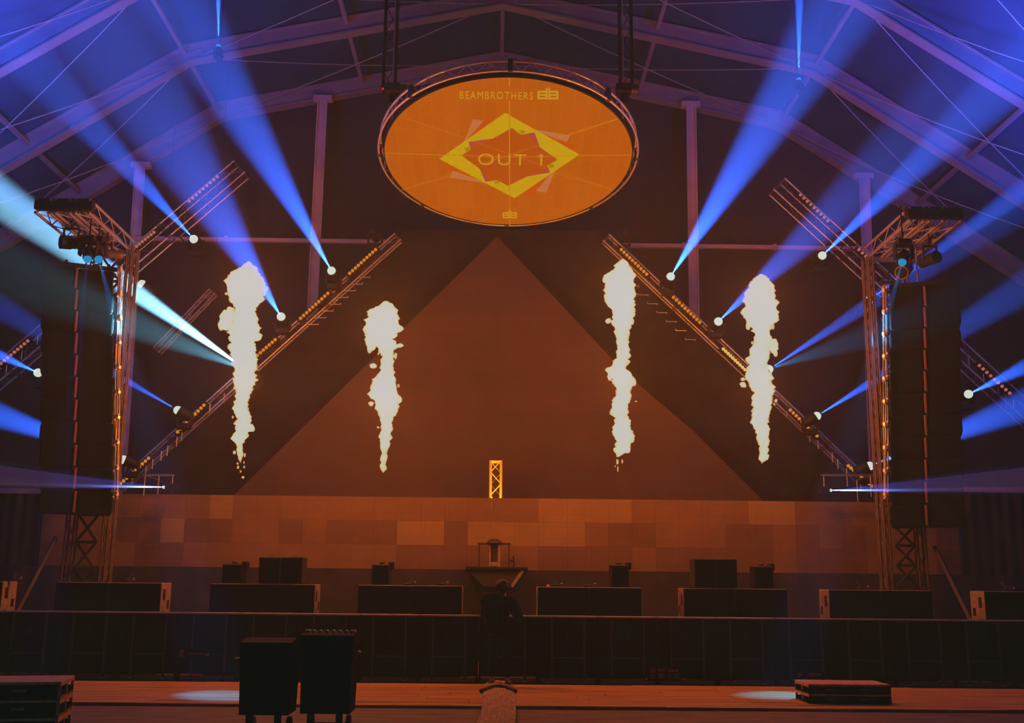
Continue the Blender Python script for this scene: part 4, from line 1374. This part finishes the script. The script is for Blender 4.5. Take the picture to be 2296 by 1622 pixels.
def stand(label, x0, x1, ytop):
    p0, p1 = P(x0, 1268, 24.5), P(x1, 1268, 24.5)
    zz = P(x0, ytop, 24.5).z - ztop
    t = thing('equipment_rack', label, 'rack', ((p0.x + p1.x) / 2, 24.5, ztop))
    W = p1.x - p0.x
    for s_ in (-1, -.28, .35, 1):
        MB().bar((s_ * W / 2, 0, 0), (s_ * W / 2, 0, zz), .03, .03, Vector((0, 1, 0))).build('post', M['crate_edge'] if abs(s_) < .9 else M['cab'], t)
    MB().bar((-W * .56, 0, zz), (W * .56, 0, zz), .05, .05).build('top_bar', M['dark'], t)
    MB().box((0, .05, .06), (.22, .1, .1), None, .01).build('device', M['cabside'], t)
    MB().box((-.02, .03, zz * .5), (W * .3, .02, zz * .98)).build('back_panel', M['cab'], t)
    MB().lathe([(.17, 0), (.16, .04), (.10, .08), (.001, .10)], 16, (0, 0, zz + .02)).build('domed_cap', M['dark'], t)
stand('slim rack with a domed top on the DJ booth', 1074, 1141, 1220)
t = thing('microphone', 'gooseneck microphone on the right end of the DJ booth', 'microphone', Vector((P(1152, 1268, 24.45).x, 24.45, ztop)))
MB().tube((0, 0, 0), (0, 0, .06), .04, 10, .02).build('base', M['black'], t)
MB().path([(0, 0, .05), (0, 0, .16), (-.02, -.02, .24)], .014, 8).tube((-.09, -.02, .16), (0, 0, .12), .02, 8).build('gooseneck', M['black'], t)

# ------------------------------------------------------------------ crowd barriers
YBR = 19.4
zBR = P(1148, 1380, YBR).z
pitch = 134 * (P(1001, 1450, YBR).x - P(1000, 1450, YBR).x)
x0 = P(1207, 1450, YBR).x
k0 = -10
bar_ = None
M['barpanel'] = mat('black_barrier_panel', (0.004, 0.006, 0.005), 0.85, 0, 0.3, 40, 0.15, spec=0.1)
M['barframe'] = mat('dull_barrier_frame', (0.035, 0.024, 0.02), 0.55, 0.3, 0.3, 9)
for k in range(20):
    X = x0 + (k + k0 + .5) * pitch
    lab = '%s black stage barrier section counted from the left end' % ORD[k]
    if k == 9: lab = 'black stage barrier section directly behind the standing person'
    if bar_ is None:
        t = thing('crowd_barrier', lab, 'barrier', (X, YBR, 0), 0, 'row of stage barriers')
        W = pitch - .012
        MB().box((0, .02, zBR / 2 + .05), (W, .02, zBR - .16)).build('panel', M['barpanel'], t)
        MB().tube((-W / 2, 0, zBR - .018), (W / 2, 0, zBR - .018), .018, 10).build('top_rail', M['alu_dull'], t)
        for s_ in (-1, 1):
            MB().bar((s_ * W * .275, -.02, .02), (s_ * W * .275, -.02, zBR - .05), .035, .03, Vector((0, 1, 0))).build('upright', M['barframe'], t)
            MB().bar((s_ * W / 2 - s_ * .02, 0, .02), (s_ * W / 2 - s_ * .02, 0, zBR - .05), .04, .04, Vector((0, 1, 0))).build('side_post', M['barpanel'], t)
            MB().bar((s_ * W * .3, .04, zBR - .1), (s_ * W * .3, .95, .05), .035, .035).build('rear_brace', M['barframe'], t)
            MB().box((s_ * W * .275, -.06, .05), (.07, .06, .03), None, .01).build('foot', M['alu_dull'], t)
        MB().bar((-W * .27, -.03, .46), (W * .27, -.03, .46), .02, .022).build('mid_rail', M['barframe'], t)
        MB().box((0, -.45, .02), (W, .9, .025)).box((0, .45, .02), (W, .9, .025)).build('floor_plate', M['barpanel'], t)
        for a_ in (-.02, .035):
            MB().box((a_, -.035, .84), (.014, .012, .12), None, .004).build('latch_slot', M['barframe'], t)
        bar_ = t
    else:
        t = dup(bar_); t.location = (X, YBR, 0)
    t['label'] = lab
# small lettered plates hung on the barriers
M['smudge'] = mat('faded_print', (0.20, 0.08, 0.04), 0.8, 0, 0.9, 35)
def plate(name, label, x0_, x1_, y0_, y1_, bits):
    a_, b_ = P(x0_, y1_, YBR - .06), P(x1_, y0_, YBR - .06)
    t = thing(name, label, 'sign', ((a_.x + b_.x) / 2, YBR - .04, a_.z))
    MB().box((0, .006, (b_.z - a_.z) / 2), (b_.x - a_.x + .06, .008, b_.z - a_.z + .04)).build('board', M['barpanel'], t)
    W, H = b_.x - a_.x, b_.z - a_.z
    for u0, u1, v0, v1 in bits:
        MB().box((-W / 2 + W * (u0 + u1) / 2, -.004, H * (v0 + v1) / 2), (W * (u1 - u0), .008, H * (v1 - v0)), None, .003).build('printed_mark', M['smudge'], t)
plate('printed_sign', 'small blurry lit lettering on a black barrier left of the bins', 401, 470, 1458, 1474, [(0, .14, 0, 1), (.24, .34, .3, .6), (.37, .50, .3, .6), (.53, .64, .3, .55), (.67, .74, .3, .6), (.84, 1, .15, .6)])
plate('printed_sign', 'faint square printed sign on the barriers right of the person', 1456, 1524, 1500, 1526, [(0, .2, .6, 1), (.02, .18, .1, .5), (.25, .5, .7, 1), (.28, .5, .1, .6), (.62, .97, .7, .95), (.62, .72, .1, .6), (.82, .97, .1, .6)])
plate('printed_sign', 'faint printed sign on the barrier behind the right crates', 1787, 1842, 1508, 1519, [(0, .22, .1, .9), (.48, .72, .2, .8), (.76, 1, .2, .8)])

# ------------------------------------------------------------------ crates
def crate(label, loc, rotz, W, D, H, side, grp):
    t = thing('slotted_crate', label, 'crate', loc, rotz, grp)
    T = .03
    b_ = MB()
    b_.box((0, D / 2, T / 2), (W, D, T)).box((0, D - T / 2, H * .25), (W, T, H * .4))
    b_.build('base_board', M['crate'], t)
    MB().box((0, D / 2, H - T / 2), (W, D, T), None, .006).build('top_board', M['crate_edge'], t)
    # front with two hand slots
    sl = .085
    xs_ = [-W / 2, -W * .30, -W * .30 + .15, W * .12, W * .12 + .13, W / 2]
    f_ = MB()
    for i in range(5):
        if i in (1, 3):
            xc = (xs_[i] + xs_[i + 1]) / 2; ww = xs_[i + 1] - xs_[i]
            f_.box((xc, T / 2, (H - T - .045) / 2 * .85), (ww, T, (H - T) * .42)).box((xc, T / 2, H - T - .02), (ww, T, .04))
        else:
            xc = (xs_[i] + xs_[i + 1]) / 2; ww = xs_[i + 1] - xs_[i]
            f_.box((xc, T / 2, (H - T) / 2), (ww, T, H - T))
    f_.build('front_panel', M['crate'], t)
    for i in (1, 3):
        MB().box(((xs_[i] + xs_[i + 1]) / 2, T * .55, H * .60), (xs_[i + 1] - xs_[i], .012, H * .36)).build('lit_slot_strip', M['crate_edge'], t)  # pale strips imitate light showing in the slots
    for s_ in (-1, 1):
        e_ = MB()
        xx = s_ * (W / 2 - .014)
        for y_ in (.015, D / 2, D - .015):
            e_.box((xx, y_, H / 2), (.028, .03, H - .01))
        e_.box((xx, D / 2, .015), (.028, D, .03)).box((xx, D / 2, H - .03), (.03, D, .03))
        e_.build('end_frame', M['crate_edge'], t)
    return t
pr = PZ(1818, 1586, 0.0)
Yc_ = pr.y
a_, b_ = P(1815, 1585, Yc_), P(2000, 1585, Yc_)
zt_ = P(1900, 1535, Yc_).z
for k in range(2):
    crate(['lower crate of the low stack on the right of the plank walkway', 'top crate of the low stack on the right of the plank walkway'][k], ((a_.x + b_.x) / 2, Yc_, .046 + k * (zt_ - .046) / 2), 0, b_.x - a_.x, .72, (zt_ - .046) / 2 - .002, 1, 'low crate stack on the right')
YL = 11.3
q = P(138, 1529, YL)
Hc = q.z / 4
Wc = 1.2
for k in range(4):
    ang = math.radians(12)
    c = Vector((q.x, YL, 0)) + Matrix.Rotation(ang, 3, 'Z') @ Vector((-Wc / 2, 0, 0))
    crate('%s crate of the tall stack at the lower left corner' % ['bottom', 'second lowest', 'second highest', 'top'][k], (c.x, c.y, k * Hc), ang, Wc, .8, Hc - .002, 1, 'tall crate stack at the lower left')

# ------------------------------------------------------------------ wheeled bins in the foreground
def wbin(label, xl_, xr_, yt_, yb_, Y, handle, ribs):
    a_, b_ = P(xl_, 1550, Y), P(xr_, 1550, Y)
    z1 = P((xl_ + xr_) / 2, yt_, Y).z
    z0_ = max(.10, P((xl_ + xr_) / 2, yb_, Y).z)
    W = b_.x - a_.x
    t = thing('wheeled_bin', label, 'bin', ((a_.x + b_.x) / 2, Y, 0), 0, 'dark wheeled bins in the foreground')
    # tapered tub
    def ring(w_, d_, z, yo): return [(-w_ / 2, yo, z), (w_ / 2, yo, z), (w_ / 2, yo + d_, z), (-w_ / 2, yo + d_, z)]
    vs = ring(W * .93, .5, z0_, .05) + ring(W * .97, .62, z1 - .16, 0) + ring(W, .66, z1 - .15, -.02) + ring(W, .66, z1 - .08, -.02)
    fs = [(3, 2, 1, 0)] + [(4 * k + i, 4 * k + (i + 1) % 4, 4 * k + 4 + (i + 1) % 4, 4 * k + 4 + i) for k in range(3) for i in range(4)] + [(12, 13, 14, 15)]
    MB().add(vs, fs).build('tub', M['bin'], t)
    lid = MB().prism([(-W / 2, -.03, z1 - .08), (-W / 2, .66, z1 - .08), (-W / 2, .66, z1 - .02), (-W / 2, .3, z1), (-W / 2, -.03, z1 - .04)][::-1], (W, 0, 0)).build('lid', M['bin'], t)
    if ribs:
        for k in range(8):
            u = (k - 3.5) / 8
            ww = .11 if k in (0, 7) else .05
            MB().box((u * W * 1.0, .22, z1 - .004), (W * ww, .12, .03), None, .008).build('lid_rib', M['alu_dull'], t)
    hs = -1 if handle < 0 else 1
    MB().bar((hs * W / 2, .1, z1 - .28), (hs * (W / 2 + .07), .08, z1 - .22), .05, .03).tube((hs * (W / 2 + .05), .0, z1 - .23), (hs * (W / 2 + .05), .2, z1 - .23), .02, 8).build('lift_lug', M['cabside'], t)
    for s_ in (-1, 1):
        MB().lathe([(.09, -.025), (.10, -.02), (.10, .02), (.09, .025)], 18, (s_ * W * .36, .5, .1), Matrix.Rotation(PI / 2, 3, 'Y')).build('wheel', M['rubber'], t)
        MB().box((s_ * W * .27, .08, z0_ / 2), (.07, .07, z0_)).build('foot', M['rubber'], t)
    MB().tube((-W * .36, .5, .1), (W * .36, .5, .1), .015, 8).build('axle', M['dark'], t)
    return t
wbin('dark wheeled bin on the left of the foreground pair', 532, 650, 1433, 1606, 12.4, -1, False)
wbin('dark wheeled bin with a row of lit lid ribs, right of the foreground pair', 669, 788, 1417, 1603, 12.6, 1, True)

# ------------------------------------------------------------------ runner on the planks
rn = MB()
cl_ = [(1533, 1087, 1148), (1548, 1083, 1152), (1565, 1082, 1155), (1590, 1080, 1157), (1610, 1073, 1156), (1640, 1062, 1153), (1680, 1052, 1152)]
vs, fs = [], []
nn = 10
for (yy, xa_, xb_) in cl_:
    for i in range(nn + 1):
        u = i / nn
        p = PZ(xa_ + (xb_ - xa_) * u, yy, .06)
        z = .06 + .05 * math.sin(PI * u) + .006 * math.sin(yy * .9 + i * 2.3)
        vs.append((p.x, p.y, z))
top = len(vs)
vs += [(v[0], v[1], v[2] - .015) for v in vs]
for j in range(len(cl_) - 1):
    for i in range(nn):
        a = j * (nn + 1) + i
        q_ = (a, a + 1, a + nn + 2, a + nn + 1)
        fs.append(q_[::-1]); fs.append(tuple(i_ + top for i_ in q_))
for j in range(len(cl_) - 1):
    for i in (0, nn):
        a = j * (nn + 1) + i; b = a + nn + 1
        fs.append((a, b, b + top, a + top) if i == 0 else (b, a, a + top, b + top))
for i in range(nn):
    for j in (0, len(cl_) - 1):
        a = j * (nn + 1) + i
        fs.append((a, a + 1, a + 1 + top, a + top) if j == 0 else (a + 1, a, a + top, a + 1 + top))
rn.add(vs, fs, True)
t = thing('cable_runner', 'pale frayed runner laid across the planks toward the person', 'runner', (0, 0, 0))
rn.build('mat_strip', M['runner'], t)
cb = [PZ(1079 + 77 * u, 1541 + 4 * math.cos((u - .5) * PI) * -1 + 3, .12) for u in [i / 12 for i in range(13)]]
MB().path([(p.x, p.y, .075 + .045 * math.sin(PI * i / 12)) for i, p in enumerate(cb)], .035, 8).build('black_edge', M['rubber'], t)

# ------------------------------------------------------------------ person
def skin(name, joints, edges, m, parent, sub=2, root=0):
    me = bpy.data.meshes.new(name)
    me.from_pydata([j[:3] for j in joints], edges, [])
    me.materials.append(m)
    o = bpy.data.objects.new(name, me)
    COL.objects.link(o)
    o.parent = parent
    o.modifiers.new('skin', 'SKIN')
    me.skin_vertices[0].data.foreach_set('radius', [r for j in joints for r in ((j[3], j[4]) if len(j) > 4 else (j[3], j[3]))])
    for i, d_ in enumerate(me.skin_vertices[0].data):
        d_.use_root = (i == root)
    s_ = o.modifiers.new('subdivision', 'SUBSURF')
    s_.levels = sub; s_.render_levels = sub
    for p_ in me.polygons: p_.use_smooth = True
    o.modifiers['skin'].use_smooth_shade = True
    return o
pp = PZ(1120, 1526, 0.04)
YP = 18.55
pp = Vector((P(1120, 1450, YP).x, YP, 0.035))
per = thing('person', 'person in a dark hooded jacket standing at the barrier, head turned right', 'person', pp, math.radians(-22))
J = [(0, 0, .93, .09, .08), (0, .0, 1.12, .10, .08), (0, -.01, 1.32, .13, .09), (.01, .0, 1.43, .09, .08), (.015, .02, 1.50, .052, .055),
     (.02, .04, 1.575, .072, .085), (.02, .035, 1.645, .075, .088), (.02, .03, 1.695, .05, .06),
     (-.10, 0, .86, .06), (-.12, .01, .50, .058), (-.13, -.02, .11, .042), (-.13, .12, .05, .035),
     (.10, 0, .86, .06), (.13, .01, .50, .058), (.14, -.02, .11, .042), (.15, .12, .05, .035),
     (-.19, 0, 1.39, .058), (-.27, .03, 1.14, .045), (-.19, .24, 1.08, .034), (-.13, .31, 1.10, .028),
     (.19, 0, 1.39, .058), (.29, .04, 1.15, .045), (.24, .26, 1.10, .034), (.19, .34, 1.13, .028)]
Eg = [(0, 1), (1, 2), (2, 3), (3, 4), (4, 5), (5, 6), (6, 7), (0, 8), (8, 9), (9, 10), (10, 11), (0, 12), (12, 13), (13, 14), (14, 15), (3, 16), (16, 17), (17, 18), (18, 19), (3, 20), (20, 21), (21, 22), (22, 23)]
# fingers
for s_, b0 in ((-1, 19), (1, 23)):
    bx, by, bz = J[b0][:3]
    for k in range(4):
        i = len(J)
        J.append((bx - s_ * .012 * k + s_ * .01, by + .035, bz + .012 * (k - 1.5), .010))
        J.append((bx - s_ * .012 * k - s_ * .006, by + .065 - .004 * abs(k - 1.5), bz + .012 * (k - 1.5) - .012, .0085))
        J.append((bx - s_ * .012 * k - s_ * .026, by + .072 - .006 * abs(k - 1.5), bz + .012 * (k - 1.5) - .026, .007))
        Eg += [(b0, i), (i, i + 1), (i + 1, i + 2)]
    i = len(J)
    J.append((bx - s_ * .03, by + .01, bz + .03, .011)); J.append((bx - s_ * .045, by + .035, bz + .04, .009))
    Eg += [(b0, i), (i, i + 1)]
skin('body', J, Eg, M['skin'], per)
# face: nose, ears, eyes
fc = MB().ball((.02, .135, 1.60), .018, 8, 6, (.8, 1.2, 1.3)).ball((-.058, .035, 1.60), .022, 8, 6, (.4, .8, 1.3)).ball((.098, .035, 1.60), .022, 8, 6, (.4, .8, 1.3)).ball((.02, .125, 1.557), .018, 8, 6, (1.4, .5, .4))
fc.build('face_features', M['skin'], per)
MB().ball((-.008, .115, 1.622), .011, 8, 6).ball((.048, .115, 1.622), .011, 8, 6).build('eyes', M['rubber'], per)
hc_ = Vector((.045, .01, 1.63))
hr_ = MB().ball(hc_, .14, 32, 22, (1.0, 1.0, .92))
for i, v in enumerate(hr_.v):
    d_ = v - hc_
    d_ *= 1 + .22 * noise.noise(v * 22) + .08 * noise.noise(v * 60)
    if d_.y > .05 and d_.z < .03: d_ *= .62
    if d_.z < -.06: d_ *= .8
    hr_.v[i] = hc_ + d_
hr_.build('hair', M['hair'], per)
Jj = [(0, 0, .78, .205, .165), (0, 0, 1.10, .175, .14), (0, -.015, 1.30, .20, .15), (.01, -.01, 1.42, .12, .115), (.012, 0, 1.475, .085, .085),
      (-.21, 0, 1.38, .115), (-.30, .03, 1.14, .095), (-.20, .23, 1.09, .058), (-.17, .27, 1.095, .05),
      (.21, 0, 1.38, .115), (.32, .04, 1.15, .095), (.25, .25, 1.11, .058), (.22, .29, 1.115, .05)]
skin('jacket', Jj, [(0, 1), (1, 2), (2, 3), (3, 4), (3, 5), (5, 6), (6, 7), (7, 8), (3, 9), (9, 10), (10, 11), (11, 12)], M['jacket'], per)
Jt = [(0, 0, .95, .175, .14), (-.11, 0, .82, .115), (-.125, .01, .50, .088), (-.135, -.01, .14, .07), (.11, 0, .82, .115), (.135, .01, .50, .088), (.145, -.01, .14, .07)]
skin('trousers', Jt, [(0, 1), (1, 2), (2, 3), (0, 4), (4, 5), (5, 6)], M['trousers'], per)
hd = MB().lathe([(.12, 1.30), (.19, 1.35), (.215, 1.43), (.19, 1.50), (.14, 1.54), (.10, 1.50)], 24, (-.10, -.09, 0), cap=False)
hd.build('hood', M['jacket'], per)
for s_ in (-1, 1):
    MB().ball((s_ * .138, .04, .045), .06, 14, 10, (.85, 2.3, .75)).build('shoe', M['rubber'], per)
bp_ = MB().box((-.02, -.24, 1.17), (.34, .18, .46), None, .06)
bp_.build('rucksack', M['jacket'], per)
MB().bar((-.14, -.16, 1.36), (-.14, .12, 1.40), .04, .012).bar((.12, -.16, 1.36), (.12, .12, 1.40), .04, .012).build('shoulder_straps', M['jacket'], per)
t = thing('paper_cup', 'small pale cup held at the left side of the person', 'cup', P(1101, 1368, YP - .15))
MB().lathe([(.040, -.07), (.055, .07), (.05, .07)], 14).build('cup_body', M['crate_edge'], t)
MB().lathe([(.044, .055), (.044, .068), (.03, .072)], 14).build('cup_lid', M['alu_dull'], t)
